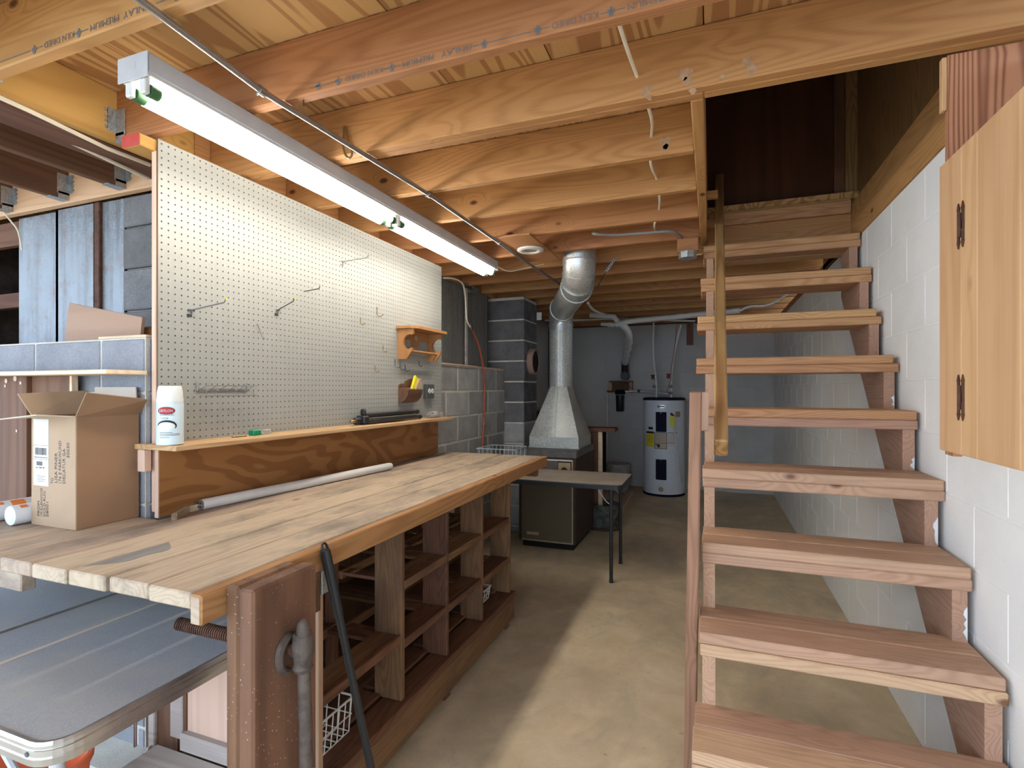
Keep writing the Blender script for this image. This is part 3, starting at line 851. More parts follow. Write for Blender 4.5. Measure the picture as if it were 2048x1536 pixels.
board_jag(-1.058, -1.018, .905, 1.09, 0.0, .945, 'vise', 'rear_jaw')
board_jag(-.996, -.951, .885, 1.088, .04, .952, 'vise', 'front_jaw')
vz = .779; vy = .988
scr = MB(); pts = []; rs = []
k = 0; x = -1.32
while x < -1.06:
    pts += [(x, vy, vz), (x + .0035, vy, vz), (x + .0036, vy, vz), (x + .0072, vy, vz)]; rs += [.0165, .0165, .0125, .0125]; x += .0075
scr.tube(pts, .016, 14, rs=rs)
mk('screw', scr, 'rust', vi)
mk('screw_shaft', T([(-1.06, vy, vz), (-.93, vy, vz)], .013, 12), 'rust', vi)
hx = -.915; hy = P(606, 1330, x=hx).y
# flange hook
fl = []
for k in range(11):
    a = math.radians(70 + k * 20); fl.append((-.948, hy - .008 + .034 * math.cos(a), vz - .012 + .042 * math.sin(a)))
mk('flange', T(fl, .010, 8, rs=[.006, .009, .011, .012, .012, .012, .012, .011, .010, .009, .006]), 'iron', vi, smooth=True)
hub = [(.019, -.045), (.021, -.04), (.024, -.035), (.021, -.028), (.022, -.01), (.026, 0), (.026, .02), (.023, .03), (.024, .042), (.020, .047)]
zh = vz - .008
mk('hub', MB().lathe((hx, hy, zh), hub, 18), 'iron', vi, smooth=True)
mk('hub_neck', T([(-.955, hy, zh), (hx, hy, zh)], .017, 12), 'iron', vi)
o = mk('handle', merge(MB().lathe((0, 0, 0), [(.006, .36), (.013, .352), (.0155, .34), (.0155, .0), (.0165, -.001), (.0165, -.17), (.012, -.175)][::-1], 16)), 'iron', vi, smooth=True)
o.location = Vector((hx + .004, hy + .012, zh - .455)) - wloc(vi); o.rotation_euler = (math.radians(1.8), 0, 0)

# ================================================================== BLACK POLE
b0 = Vector((-.905, 1.345, 0)); b1 = P(648, 1090, x=-1.045)
pole = empty('telescoping_pole', b0, 'black telescoping pole leaning on the bench front', 'pole')
d = (b1 - b0)
mk('tube', T([b0, b0 + d * .90], .0115, 14), 'black', pole, smooth=True)
mk('grip', T([b0 + d * .78, b0 + d * .96, b0 + d * .985], .0145, 14, rs=[.0135, .0150, .0135]), 'black', pole, smooth=True)
lp = []
e = b0 + d * .985; u = d.normalized(); sd = Vector((0, 1, 0))
for k in range(13):
    a = math.pi * k / 12; lp.append(e + sd * .0115 * math.cos(a) + u * (.020 * math.sin(a)))
mk('hanging_loop', T(lp, .0035, 8), 'black', pole)

# ================================================================== PEGBOARD WALL
XP = -1.85
pg = empty('pegboard', (XP, 2.36, 1.2), 'large cream pegboard panel mounted above the workbench', 'pegboard')
PY0, PZ0, S = 1.306, 1.205, .0254
NY, NZ = 83, 43
mb = MB(); oct_ = [(math.cos(math.radians(22.5 + 45 * k)), math.sin(math.radians(22.5 + 45 * k))) for k in range(8)]
R_ = .0034
vv = []; ff = []
for j in range(NZ):
    for i in range(NY):
        cy, cz = PY0 + (i + .5) * S, PZ0 + (j + .5) * S; h = S / 2; o_ = len(vv)
        vv += [(XP, cy + h, cz - h), (XP, cy + h, cz + h), (XP, cy - h, cz + h), (XP, cy - h, cz - h)]
        vv += [(XP, cy + R_ * a, cz + R_ * b) for a, b in oct_] + [(XP - .005, cy + R_ * a, cz + R_ * b) for a, b in oct_]
        q = lambda k: o_ + 4 + k % 8
        for s_ in range(4):
            ca, cb_ = o_ + [0, 1, 2, 3][s_], o_ + [1, 2, 3, 0][s_]
            ff.append((ca, cb_, q(2 * s_), q(2 * s_ - 1)))
            ff.append((cb_, q(2 * s_ + 1), q(2 * s_)))
        for k in range(8): ff.append((q(k), q(k + 1), q(k + 1) + 8, q(k) + 8))
mb.add(vv, ff)
mk('perforated_board', mb, 'cream', pg)
PY1, PZ1 = PY0 + NY * S, PZ0 + NZ * S
mk('board_edge', merge(B(XP - .006, XP - .0002, PY0 - .001, PY0, PZ0, PZ1), B(XP - .006, XP - .0002, PY1, PY1 + .001, PZ0, PZ1), B(XP - .006, XP - .0002, PY0, PY1, PZ1, PZ1 + .001)), 'hardboard', pg)
mk('backing', B(XP - .0085, XP - .0075, PY0, PY1, PZ0, PZ1), 'hardboard', pg)
mk('stud', B(XP - .030, XP - .009, PY0 - .004, PY0 + .034, BZ + .02, PZ1 - .03, c=.003), 'palepinkZ', pg)
mk('stud', B(XP - .062, XP - .009, 2.30, 2.34, 1.60, PZ1 - .03, c=.003), 'palepinkZ', pg)
mk('stud', B(XP - .062, XP - .009, PY1 - .04, PY1 - .002, 1.60, PZ1 - .03, c=.003), 'palepinkZ', pg)
tr = mk('top_rail', B(XP - .10, XP - .009, 1.247, PY1, PZ1 - .045, PZ1 - .002, c=.003), 'header', pg)
mk('red_end', B(XP - .0995, XP - .0095, 1.2460, 1.2472, PZ1 - .0445, PZ1 - .0025), 'redpaint', tr)
mk('ledge', B(XP + .001, -1.702, 1.262, 3.325, 1.189, 1.207, c=.002), 'shelfY', pg)
mk('ledge', B(XP - .06, XP, 1.262, 1.30, 1.189, 1.207, c=.002), 'shelfY', pg)
mk('ledge_cleat', B(XP - .045, XP - .010, 1.262, 1.29, 1.11, 1.188, c=.003), 'palepinkZ', pg)
mk('backsplash', B(XP - .008, -1.8405, 1.303, 3.345, BZ + .002, 1.188, c=.001), 'splash', pg)
mk('splash_edge', B(XP - .008, -1.8405, 1.299, 1.3025, BZ + .002, 1.188), 'palepinkZ', pg)

# ================================================================== FLUORESCENT FIXTURE
FX0, FX1, FY0, FY1 = -1.527, -1.410, .968, 3.425
fx = empty('fluorescent_fixture', (-1.468, 2.2, 2.2), 'lit four-tube strip light under the joists', 'light fixture')
FZ1, FZ0 = JZ0 - .002, JZ0 - .058
mk('channel', B(FX0, FX1, FY0 + .002, FY1, FZ0, FZ1, c=.004), 'greyenamel', fx)
mk('reflector', B(FX0 + .004, FX1 - .004, FY0 + .01, FY1 - .004, FZ0 - .006, FZ0 - .0005), 'whitemetal', fx)
for (ya, yb) in ((FY0 - .003, FY0 + .001), (FY1 + .0005, FY1 + .003)):
    mk('end_plate', B(FX0 - .001, FX1 + .001, ya, yb, FZ0 - .012, FZ1, c=.001), 'greyenamel', fx)
mid = (FY0 + FY1) / 2
TX = (FX0 + .030, FX1 - .030); TZ = FZ0 - .034
for xx in TX:
    for (ya, yb) in ((FY0 + .004, mid - .008), (mid + .008, FY1 - .004)):
        tb = mk('tube', T([(xx, ya + .045, TZ), (xx, yb - .045, TZ)], .0185, 16), 'tubeglow', fx, smooth=True)
        for (c0, c1) in ((ya + .018, ya + .0445), (yb - .0445, yb - .018)):
            mk('tube_cap', T([(xx, c0, TZ), (xx, c1, TZ)], .0175, 14), 'greencap', tb, smooth=True)
        for yy in (ya, yb - .016):
            mk('lamp_holder', merge(B(xx - .0115, xx + .0115, yy, yy + .016, TZ - .014, FZ0 - .0005, c=.003)), 'whitemetal', tb)
mk('knockout', MB().lathe((-1.468, FY0 - .0036, FZ0 + .028), [(.013, 0), (.013, .0008)], 18, 'Y'), 'greyenamel', fx)
mk('pull_wire', T(smoothpath([(FX1 - .03, FY1, FZ1 - .02), (FX1 + .03, FY1 + .12, FZ1 - .05), (FX1 + .12, FY1 + .25, FZ1 - .01), (FX1 + .25, FY1 + .30, JZ0 + .02)]), .004, 6), 'nmcable', fx)

# ================================================================== CONDUIT, CABLES, CEILING FITTINGS
cn = empty('conduit', (-1.215, 1.9, 2.28), 'thin grey metal conduit running under the joists', 'conduit')
zc_ = JZ0 - .012
cpts = [P(240, -30, z=zc_), P(523, 182, z=zc_), P(858, 389, z=zc_), P(998, 485, z=zc_), P(1044, 518, z=zc_ - .01), P(1087, 547, z=zc_ - .02), P(1124, 570, z=zc_ - .02)]
mk('pipe', T(cpts, .0095, 12), 'conduit', cn, smooth=True)
for a, b in ((1, 0), (2, 1), (3, 2)):
    u = (cpts[a] - cpts[b]).normalized()
    cp = mk('coupling', T([cpts[a] - u * .012, cpts[a] + u * .012], .0135, 12), 'steel', cn)
    mk('set_screw', T([cpts[a] + Vector((-.012, 0, -.002)), cpts[a] + Vector((-.020, 0, -.008))], .004, 6), 'steel', cp)

hp = []
for (px_, py_, yy) in ((1232, 26, 1.332), (1236, 40, 1.345), (1255, 100, 1.50), (1274, 152, 1.674), (1297, 215, 1.76), (1304, 245, 1.93), (1303, 272, 2.112), (1301, 320, 2.155), (1306, 342, 2.33), (1313, 357, 2.518), (1319, 393, 2.56), (1318, 418, 2.924), (1309, 450, 2.97), (1312, 462, 3.33)):
    hp.append(P(px_, py_, y=yy))
mk('wall_cable', T(smoothpath(hp, 5), .0055, 8), 'nmcable', None, 'cream cable threaded through the joists beside the stairs', 'cable', smooth=True)
gp = [P(1186, 466, z=JZ0 + .03)] + [P(px_, py_, z=JZ0 - .006) for px_, py_ in ((1192, 468), (1230, 470), (1290, 466), (1345, 463), (1364, 476))]
mk('grey_cable', T(smoothpath(gp, 5), .008, 8), 'greycable', None, 'grey cable looping to the ceiling junction box', 'cable', smooth=True)
jb0 = P(1374, 470, z=JZ0)
jbo = empty('junction_box', (jb0.x, jb0.y, 2.22), 'octagonal steel junction box on a wood block under a joist', 'junction box')
yq = 3.33
jx = P(1374, 486, y=yq).x
mk('wood_block', B(jx - .055, jx + .065, yq - .022, yq + .016, JZ0 - .085, JZ0 - .001, c=.003), 'joistX', jbo)
zq = JZ0 - .087
mk('box', MB().lathe((jx + .005, yq - .02, zq - .04), [(.05, 0), (.052, .002), (.052, .038), (.05, .04)], 8), 'hanger', jbo)
mk('cable_clamp', T([(jx + .05, yq - .02, zq - .02), (jx + .085, yq - .02, zq - .018)], .009, 8), 'brasshook', jbo)

# board with white ring
bc = [P(975, 472, z=JZ0 - .003), P(1063, 465, z=JZ0 - .003), P(1118, 516, z=JZ0 - .003), P(1050, 517, z=JZ0 - .003)]
lx0, lx1 = bc[0].x + .02, bc[2].x; ly0, ly1 = bc[1].y, bc[2].y
lb = empty('ceiling_light_base', ((lx0 + lx1) / 2, (ly0 + ly1) / 2, 2.29), 'square plywood scrap under the joists with a white round ring', 'lamp base')
mk('plywood_square', B(lx0, lx1, ly0, ly1, JZ0 - .013, JZ0 - .001, c=.002), 'joistX', lb)
rc = P(1061, 501, z=JZ0 - .02)
mk('ring', MB().lathe((rc.x, rc.y, JZ0 - .026), [(.045, .004), (.05, 0), (.075, 0), (.085, .006), (.085, .0125), (.045, .0125), (.045, .004)], 28, cap=False), 'whitemetal', lb, smooth=True)
mk('lens', MB().lathe((rc.x, rc.y, JZ0 - .0205), [(.046, 0), (.046, .004)], 24), 'brass', lb)

# pale cables in the left bay
def bay(a, b, xx, r=.006):
    return [P(*a, x=xx), P(*b, x=xx)]


mk('bay_cable', T([P(-60, 168, x=-2.035), P(62, 223, x=-2.035), P(215, 297, x=-2.035), P(300, 330, x=-2.035)], .0075, 6), 'nmcable', None, 'upper of two pale cables along the dark beam left of the pegboard', 'cable', smooth=True)
mk('bay_cable', T([P(-60, 188, x=-2.20), P(0, 216, x=-2.2), P(150, 289, x=-2.2), P(298, 358, x=-2.2)], .0075, 6), 'nmcable', None, 'lower of two pale cables stretched below the dark beam', 'cable', smooth=True)
mk('loose_wire', T(smoothpath([P(2, 418, y=1.60), P(20, 440, y=1.58), P(36, 462, y=1.6), P(44, 500, y=1.62)], 5), .004, 6), 'nmcable', None, 'loose white wire hanging by the metal sheets', 'wire')
hkx = P(690, 270, y=1.672)
hk = []
for px_, py_ in ((688, 252), (686, 290), (690, 308), (698, 316), (704, 308), (697, 285), (690, 256)): hk.append(P(px_, py_, y=1.664))
mk('joist_strap', T(smoothpath(hk, 4), .005, 6), 'brasshook', None, 'bent brown strap hook hanging from a joist beside the strip light', 'hook')
nl = P(602, 186, y=1.30)
mk('nail', T([(nl.x, 1.31, JZ0 - .022), (nl.x, 1.31, JZ0 + .001)], .003, 6), 'rust', None, 'single nail poking down from the stamped joist', 'nail')

# ================================================================== THINGS ON THE PEGBOARD
XH = XP + .0005


def hook_long(p0, p1, label, tip=True, bracket=True):
    h = empty('pegboard_hook', p0, label, 'hook', 'hooks on the pegboard')
    pts = [p0, p1 - (p1 - p0) * .06, p1 + Vector((0, 0, .012))]
    mk('wire', T(pts, .0027, 6), 'hook', h)
    if bracket:
        mk('bracket', merge(T([p0 + Vector((0, -.013, .0)), p0 + Vector((0, .013, 0))], .0022, 6), T([p0, p0 + Vector((-.001, 0, -.022))], .0022, 6), B(XH, XH + .002, p0.y - .016, p0.y + .004, p0.z - .026, p0.z - .016)), 'hook', h)
    if tip: mk('tip', T([p1 + Vector((0, 0, .006)), p1 + Vector((.001, .002, .016))], .0030, 6), 'yellow', h)
    return h


def out(a, b, reach): # base on the board, tip reaching out from it
    p0 = P(*a, x=XH + .004); p1 = P(*b, x=XH + reach); return p0, p1


hook_long(*out((383, 620), (452, 604), .10), 'long yellow-tipped hook, leftmost on the pegboard')
hook_long(*out((556, 620), (589, 601), .10), 'yellow-tipped hook near the middle of the pegboard')
hook_long(*out((608, 583), (640, 577), .10), 'plain wire hook just right of the middle yellow-tipped one', tip=False, bracket=False)
hook_long(*out((686, 523), (737, 515), .10), 'highest long hook on the pegboard', tip=False)
hook_long(*out((515, 648), (528, 681), .05), 'hook swung downward below the middle hooks', tip=False, bracket=False)


def jhook(px_, py_, label, s=1.0, mat='brasshook'):
    b = P(px_, py_, x=XH + .002)
    pts = [b + Vector((0, 0, .022 * s)), b + Vector((.001, 0, 0))]
    for k in range(7):
        a = math.pi + math.pi * k / 6 * .9; pts.append(b + Vector((.014 * s + .014 * s * math.cos(a), .004 * k / 6, -.004 + .014 * s * math.sin(a))))
    mk('pegboard_hook', T(pts, .0025, 6), mat, None, label, 'hook', 'hooks on the pegboard')


jhook(754, 625, 'largest curved brass hook, right half of the pegboard', 1.5)
jhook(721, 643, 'small curved hook left of the largest brass one', 1.0)
jhook(766, 698, 'small hook left of the wooden wall shelf', 1.0)
jhook(750, 738, 'small hook above the folded black tripod', 1.0)
jhook(838, 728, 'dark hook directly below the wooden wall shelf', .9, 'rust')
jhook(790, 728, 'leftmost of the cluster of pale hooks below the shelf', 1.4, 'hook')
jhook(800, 732, 'second of the cluster of pale hooks below the shelf', 1.4, 'hook')
jhook(810, 736, 'rightmost of the cluster of pale hooks below the shelf', 1.2, 'hook')

# wire tool rack
wr = empty('wire_rack', P(445, 785, x=XH), 'chrome wire tool rack low on the pegboard', 'rack')
q0, q1 = P(394, 783, x=XH + .003), P(495, 778, x=XH + .003)
za = (q0.z + q1.z) / 2
y0, y1 = q0.y, q1.y
mk('back_bar', merge(B(XH, XH + .003, y0, y1, za - .006, za + .006), T([(XH + .002, y0, za + .034), (XH + .002, y0, za)], .0028, 6), T([(XH + .002, y1, za + .03), (XH + .002, y1, za)], .0028, 6)), 'steel', wr)
mk('front_wires', merge(T([(XH + .045, y0 + .005, za + .018), (XH + .045, y1 + .01, za + .018)], .0017, 6), T([(XH + .045, y0 + .005, za - .022), (XH + .045, y1 + .01, za - .022)], .0017, 6)), 'steel', wr)
for k in range(6):
    yy = y0 + .006 + (y1 - y0 - .012) * k / 5
    mk('loop', T([(XH + .002, yy, za - .002), (XH + .045, yy, za + .018), (XH + .046, yy, za - .022), (XH + .012, yy, za - .022)], .0016, 6), 'steel', wr)

# wooden wall shelf (towel holder)
sy0, sy1 = 2.842, 3.225
sz = P(803, 654, x=XH + .002).z
ws = empty('wooden_wall_shelf', (XP + .07, 3.03, sz - .2), 'small varnished wooden wall shelf with scrolled brackets', 'shelf')
mk('top', MB().prism([(XH, sy0 - .02, sz - .016), (XH + .105, sy0 - .02, sz - .016), (XH + .135, sy0 + .03, sz - .016), (XH + .135, sy1 + .02, sz - .016), (XH, sy1 + .02, sz - .016)], (0, 0, .017)), 'maple', ws)
def scroll(yy):
    prof = [(0, 0), (.11, 0), (.11, -.028)]
    for k in range(9):
        a = math.radians(70 + k * 22); prof.append((.088 + .050 * math.cos(a), -.085 + .050 * math.sin(a)))
    prof += [(.102, -.118), (.098, -.142), (.062, -.19), (0, -.19)]
    return MB().prism([(XH + a, yy, sz - .017 + b) for a, b in prof], (0, .018, 0))


mk('bracket', scroll(sy0), 'maple', ws); mk('bracket', scroll(sy1 - .018), 'maple', ws)
bk = [(sy0 + .019, 0), (sy1 - .019, 0), (sy1 - .019, -.055)]
ym = (sy0 + sy1) / 2
for k in range(9):
    a = math.radians(0 - k * 22.5); bk.append((ym + .05 * math.cos(a), -.055 + .05 * math.sin(a)))
bk.append((sy0 + .019, -.055))
mk('back_board', MB().prism([(XH, a, sz - .0175 + b) for a, b in bk], (.015, 0, 0)), 'maple', ws)
mk('rod', T([(XH + .075, sy0 + .019, sz - .155), (XH + .075, sy1 - .019, sz - .155)], .008, 10), 'maple', ws)
mk('heart_cutout', MB().lathe((XH + .0152, ym, sz - .06), [(.017, 0), (.017, .001)], 14, 'X'), 'cream', ws)

# brown embossed pocket
wp = empty('wall_pocket', P(820, 806, x=XH), 'embossed brown wall pocket holding a yellow packet', 'pocket')
wy0, wy1 = 2.845, 3.020; wz = P(800, 806, x=XH + .01).z
prof = []
for k in range(9):
    a = math.radians(180 + k * 11.25 + 90); prof.append((.075 * math.cos(a), .085 + .085 * math.sin(a)))
mk('trough', MB().prism([(XH, wy0, wz + .10)] + [(XH, wy0, wz)] + [(XH + max(0, a), wy0, wz + b) for a, b in prof], (0, wy1 - wy0, 0)), 'leather', wp)
cr = [(wy0, .10), (wy1, .10), (wy1 - .005, .115), (wy1 - .035, .125), (wy1 - .055, .112), (ym + .02, .15), (ym - .05, .155), (wy0 + .075, .14), (wy0 + .055, .115), (wy0 + .03, .125), (wy0 + .005, .115)]
mk('crest', MB().prism([(XH, a, wz + b) for a, b in cr], (.008, 0, 0)), 'leather', wp)
o = mk('packet', B(-.008, .008, -.03, .03, 0, .13, c=.003), 'yellow', wp, label='yellow paper packet')
o.location = Vector((XH + .035, wy1 - .07, wz + .05)) - wloc(wp); o.rotation_euler = (math.radians(-28), 0, 0)
o = mk('packet', B(-.006, .006, -.022, .022, 0, .12, c=.003), 'cartonX', wp)
o.location = Vector((XH + .045, wy1 - .05, wz + .05)) - wloc(wp); o.rotation_euler = (math.radians(-36), 0, 0)

# outlet
oc = P(858, 782, x=XH + .01)
ol = empty('outlet', oc - Vector((0, 0, .055)), 'grey electrical outlet box with a white receptacle on the pegboard', 'outlet')
mk('plate', B(XH, XH + .028, oc.y - .062, oc.y + .045, oc.z - .052, oc.z + .048, c=.004), 'outlet', ol)
for s_ in (-1, 1):
    rc_ = mk('receptacle', MB().lathe((XH + .028, oc.y + s_ * .020 - .004, oc.z), [(.0175, 0), (.0175, .002), (.016, .003)], 14, 'X'), 'paper', ol)
    mk('slots', merge(B(XH + .0312, XH + .0318, oc.y + s_ * .020 - .010, oc.y + s_ * .020 + .002, oc.z + .004, oc.z + .007), B(XH + .0312, XH + .0318, oc.y + s_ * .020 - .010, oc.y + s_ * .020 + .002, oc.z - .007, oc.z - .004)), 'ink', rc_)

# ================================================================== THINGS ON THE LEDGE
LZ = 1.2075
cx, cy = -1.765, 1.288
sc = empty('spray_can', (cx, cy, LZ), 'pale blue spray paint can with a white cap at the ledge end', 'spray can')
cr_ = .0415
mk('body', MB().lathe((cx, cy, LZ), [(.036, 0), (cr_, .003), (cr_, .142), (.040, .147)], 30), 'canblue', sc, smooth=True)
mk('cap', MB().lathe((cx, cy, LZ + .147), [(.0405, 0), (.041, .012), (.039, .02), (.0385, .035), (.035, .055), (.033, .058)], 30), 'cap', sc, smooth=True)


def wrap(mb, c, r, extra=.0006):
    """flat art given as (s along circumference, 0, z) mesh -> onto the can side facing the camera"""
    ang0 = math.atan2(-c[1], -c[0]) ; vs = []
    for (x, y, z) in mb.v:
        a = ang0 + x / r; vs.append((c[0] + (r + extra + y) * math.cos(a), c[1] + (r + extra + y) * math.sin(a), z))
    m2 = MB(); m2.v = vs; m2.f = mb.f; return m2


def oval(sx, sz_, z, off=0, y=0.0, n=28):
    vs = []
    for k in range(n + 1):
        a = math.pi * k / n; c_, h = -sx * math.cos(a), max(.0002, sz_ * math.sin(a))
        vs += [(off + c_, y, z - h), (off + c_, y, z + h)]
    return MB().add(vs, [(2 * k, 2 * k + 2, 2 * k + 3, 2 * k + 1) for k in range(n)])


def strip(s0, s1, z0, z1, y=0.0, n=8):
    vs = []
    for k in range(n + 1): vs += [(s0 + (s1 - s0) * k / n, y, z0), (s0 + (s1 - s0) * k / n, y, z1)]
    return MB().add(vs, [(2 * k, 2 * k + 2, 2 * k + 3, 2 * k + 1) for k in range(n)])


lz = LZ + .120
mk('logo_ring', wrap(oval(.0275, .0135, lz, -.012), (cx, cy), cr_), 'stampink', sc)
mk('logo', wrap(oval(.0255, .0118, lz, -.012, .0004), (cx, cy), cr_), 'redink', sc)
mk('lettering', wrap(text_mb('KRYLON', .040, .0095, (-.032, .0009, lz - .0048), (1, 0, 0), (0, 0, 1)), (cx, cy), cr_), 'paper', sc)
mk('lettering', wrap(text_mb('CLEAR', .024, .0065, (-.028, .0002, LZ + .091), (1, 0, 0), (0, 0, 1)), (cx, cy), cr_), 'ink', sc)
arc = MB()
for k in range(14):
    a0, a1 = math.radians(170 - k * 14), math.radians(170 - (k + 1) * 14); w0, w1 = .002 + .005 * math.sin(math.pi * k / 14), .002 + .005 * math.sin(math.pi * (k + 1) / 14)
    f = lambda a, r: (-.012 + (.028 + r) * math.cos(a), .0002, LZ + .066 + (.015 + r) * math.sin(a))
    arc.add([f(a0, 0), f(a1, 0), f(a1, w1), f(a0, w0)], [(0, 1, 2, 3)])
mk('swoosh', wrap(arc, (cx, cy), cr_), 'ink', sc)
for k, wd in enumerate((.04, .044, .040, .062, .062, .03)):
    zz_ = LZ + (.108, .104, .044, .039, .035, .028)[k]
    mk('small_print', wrap(strip(-.032, -.032 + wd, zz_, zz_ + .0016, .0002), (cx, cy), cr_), 'stampink', sc)
mk('pale_field', wrap(oval(.026, .014, LZ + .066, -.012, .0001), (cx, cy), cr_), 'cap', sc)

# tripod
t0, t1 = P(706, 838, x=-1.80), P(832, 826, x=-1.80)
t0.z = t1.z = LZ
tp = empty('tripod', (-1.79, (t0.y + t1.y) / 2, LZ), 'folded black tripod lying on the ledge', 'tripod')
ya, yb = t0.y + .06, t1.y
for k, (dx, dz, r) in enumerate(((-.012, .016, .013), (.018, .016, .013), (0, .048, .013))):
    mk('leg', T([(-1.785 + dx, ya + .02, LZ + dz), (-1.785 + dx, yb - .20, LZ + dz), (-1.785 + dx, yb - .199, LZ + dz), (-1.785 + dx, yb - .015, LZ + dz)], r, 10, rs=[r, r, r * .82, r * .82]), 'black', tp, smooth=True)
    mk('foot', T([(-1.785 + dx, yb - .017, LZ + dz), (-1.785 + dx, yb, LZ + dz)], r * 1.05, 10), 'black', tp)
mk('leg_highlight', B(-1.768, -1.765, ya + .06, yb - .03, LZ + .030, LZ + .033), 'steel', tp)
mk('head', merge(B(-1.815, -1.757, ya - .02, ya + .03, LZ + .002, LZ + .05, c=.008), B(-1.80, -1.77, ya - .07, ya - .02, LZ + .004, LZ + .040, c=.008)), 'black', tp)
mk('collar', merge(B(-1.80, -1.77, ya - .002, ya + .02, LZ + .05, LZ + .085, c=.006)), 'black', tp)
mk('mount_screw', merge(B(-1.795, -1.775, ya - .10, ya - .07, LZ + .012, LZ + .030, c=.004)), 'brasshook', tp)

pb = P(865, 832, x=-1.78); pb.z = LZ
bagm = bmesh.new(); bmesh.ops.create_icosphere(bagm, subdivisions=3, radius=1)
bag = MB()
rr = random.Random(4)
for v in bagm.verts:
    n_ = v.co; k_ = 1 + .18 * math.sin(9 * n_.x + 3 * n_.y) * math.cos(7 * n_.z + 5 * n_.y)
    bag.v.append((-1.775 + .045 * n_.x * k_, pb.y + .02 + .085 * n_.y * k_, LZ + .022 + max(-.021, .024 * n_.z * k_)))
bag.f = [tuple(v.index for v in f.verts) for f in bagm.faces]; bagm.free()
mk('plastic_bag', bag, 'clear', None, 'crumpled clear plastic bag beside the tripod feet', 'bag', smooth=True)
g = P(515, 866, x=-1.79)
gm = empty('green_case', (-1.79, g.y, LZ), 'small green and clear plastic case on the ledge', 'case')
mk('green_end', B(-1.815, -1.785, g.y - .025, g.y + .018, LZ, LZ + .022, c=.003), 'green', gm)
mk('clear_end', B(-1.814, -1.786, g.y + .019, g.y + .075, LZ, LZ + .021, c=.003), 'clear', gm)
s_ = P(480, 873, x=-1.79)
mk('wood_splinter', merge(B(-1.80, -1.788, s_.y - .035, s_.y + .035, LZ, LZ + .006, c=.002)), 'brasshook', None, 'small tan stick lying on the ledge left of the green case', 'stick')

# ================================================================== THINGS ON THE BENCH
tbm = empty('spare_tube', (-1.8, 2.1, BZ), 'long white fluorescent tube lying along the backsplash', 'tube')
ta, tb_ = P(397, 1009, z=BZ + .021), P(781, 932, z=BZ + .021)
ta.x = max(ta.x, -1.817); tb_.x = max(tb_.x, -1.817)
du = (tb_ - ta).normalized()
mk('glass', T([ta, ta + du * .01, tb_ - du * .02, tb_], .0205, 18, rs=[.0185, .0205, .0205, .018]), 'pvc', tbm, smooth=True)
mk('end_cap', T([ta - du * .006, ta + du * .001], .0185, 18), 'steel', tbm)
for a, b in ((-.007, .007), (.007, .007), (-.007, -.007), (.007, -.007)):
    mk('pin', T([ta - du * .0085 + Vector((a, 0, b)), ta - du * .005 + Vector((a, 0, b))], .0035, 8), 'ink', tbm)
k0, k1, k2 = [q_ + Vector((.045, 0, 0)) for q_ in (P(330, 1030, z=BZ + .015), P(358, 1015, z=BZ + .015), P(385, 1010, z=BZ + .015))]
mk('stick', MB().prism([k0 + Vector((0, -.010, -.015)), k0 + Vector((0, .012, -.015)), k1 + Vector((0, .012, -.015)), k2 + Vector((0, .012, -.015)), k2 + Vector((0, -.012, -.015)), k1 + Vector((0, -.012, -.015))], (0, 0, .024)), 'benchX', None, 'short bent wood offcut at the end of the spare tube', 'stick')

# cardboard box
bx = empty('cardboard_box', (-2.055, 1.197, BZ), 'open cardboard carton with a shipping label on the bench', 'box')
X0, X1, Y0, Y1, Z1 = -2.172, -1.936, 1.094, 1.296, 1.309
t = .004
mk('side', B(X0, X1, Y0, Y0 + t, BZ + .001, Z1), 'cartonX', bx); mk('side', B(X1 - t, X1, Y0 + t, Y1, BZ + .001, Z1), 'cartonin', bx)
mk('side', B(X0, X1 - t, Y1 - t, Y1, BZ + .001, Z1), 'cartonX', bx); mk('side', B(X0, X0 + t, Y0 + t, Y1 - t, BZ + .001, Z1), 'cartonX', bx)
mk('bottom', B(X0 + t, X1 - t, Y0 + t, Y1 - t, BZ + .001, BZ + .005), 'cartonX', bx)
def flap(pts, nrm, mat):
    pts = [Vector(p) for p in pts]; mk('flap', MB().prism(pts, Vector(nrm) * .004), mat, bx)


flap([(X0, Y0, Z1), (X1, Y0, Z1), (X1 - .015, Y0 - .10, Z1 + .010), (X0 - .02, Y0 - .105, Z1 - .012)], (0, 0, 1), 'cartonpale')
flap([(X1, Y0, Z1), (X1, Y1, Z1), (X1 + .065, Y1 - .012, Z1 + .055), (X1 + .055, Y0 + .0, Z1 + .080)], (-.8, 0, .6), 'cartonin')
flap([(X0, Y0, Z1), (X0, Y1, Z1), (X0 - .045, Y1 - .004, Z1 + .085), (X0 - .06, Y0 - .01, Z1 + .075)], (.8, 0, .6), 'cartonX')
flap([(X0, Y1 - .002, Z1), (X1, Y1 - .002, Z1), (X1 - .006, Y1 - .004, Z1 + .10), (X0 + .004, Y1 - .004, Z1 + .10)], (0, -1, 0), 'cartonpale')
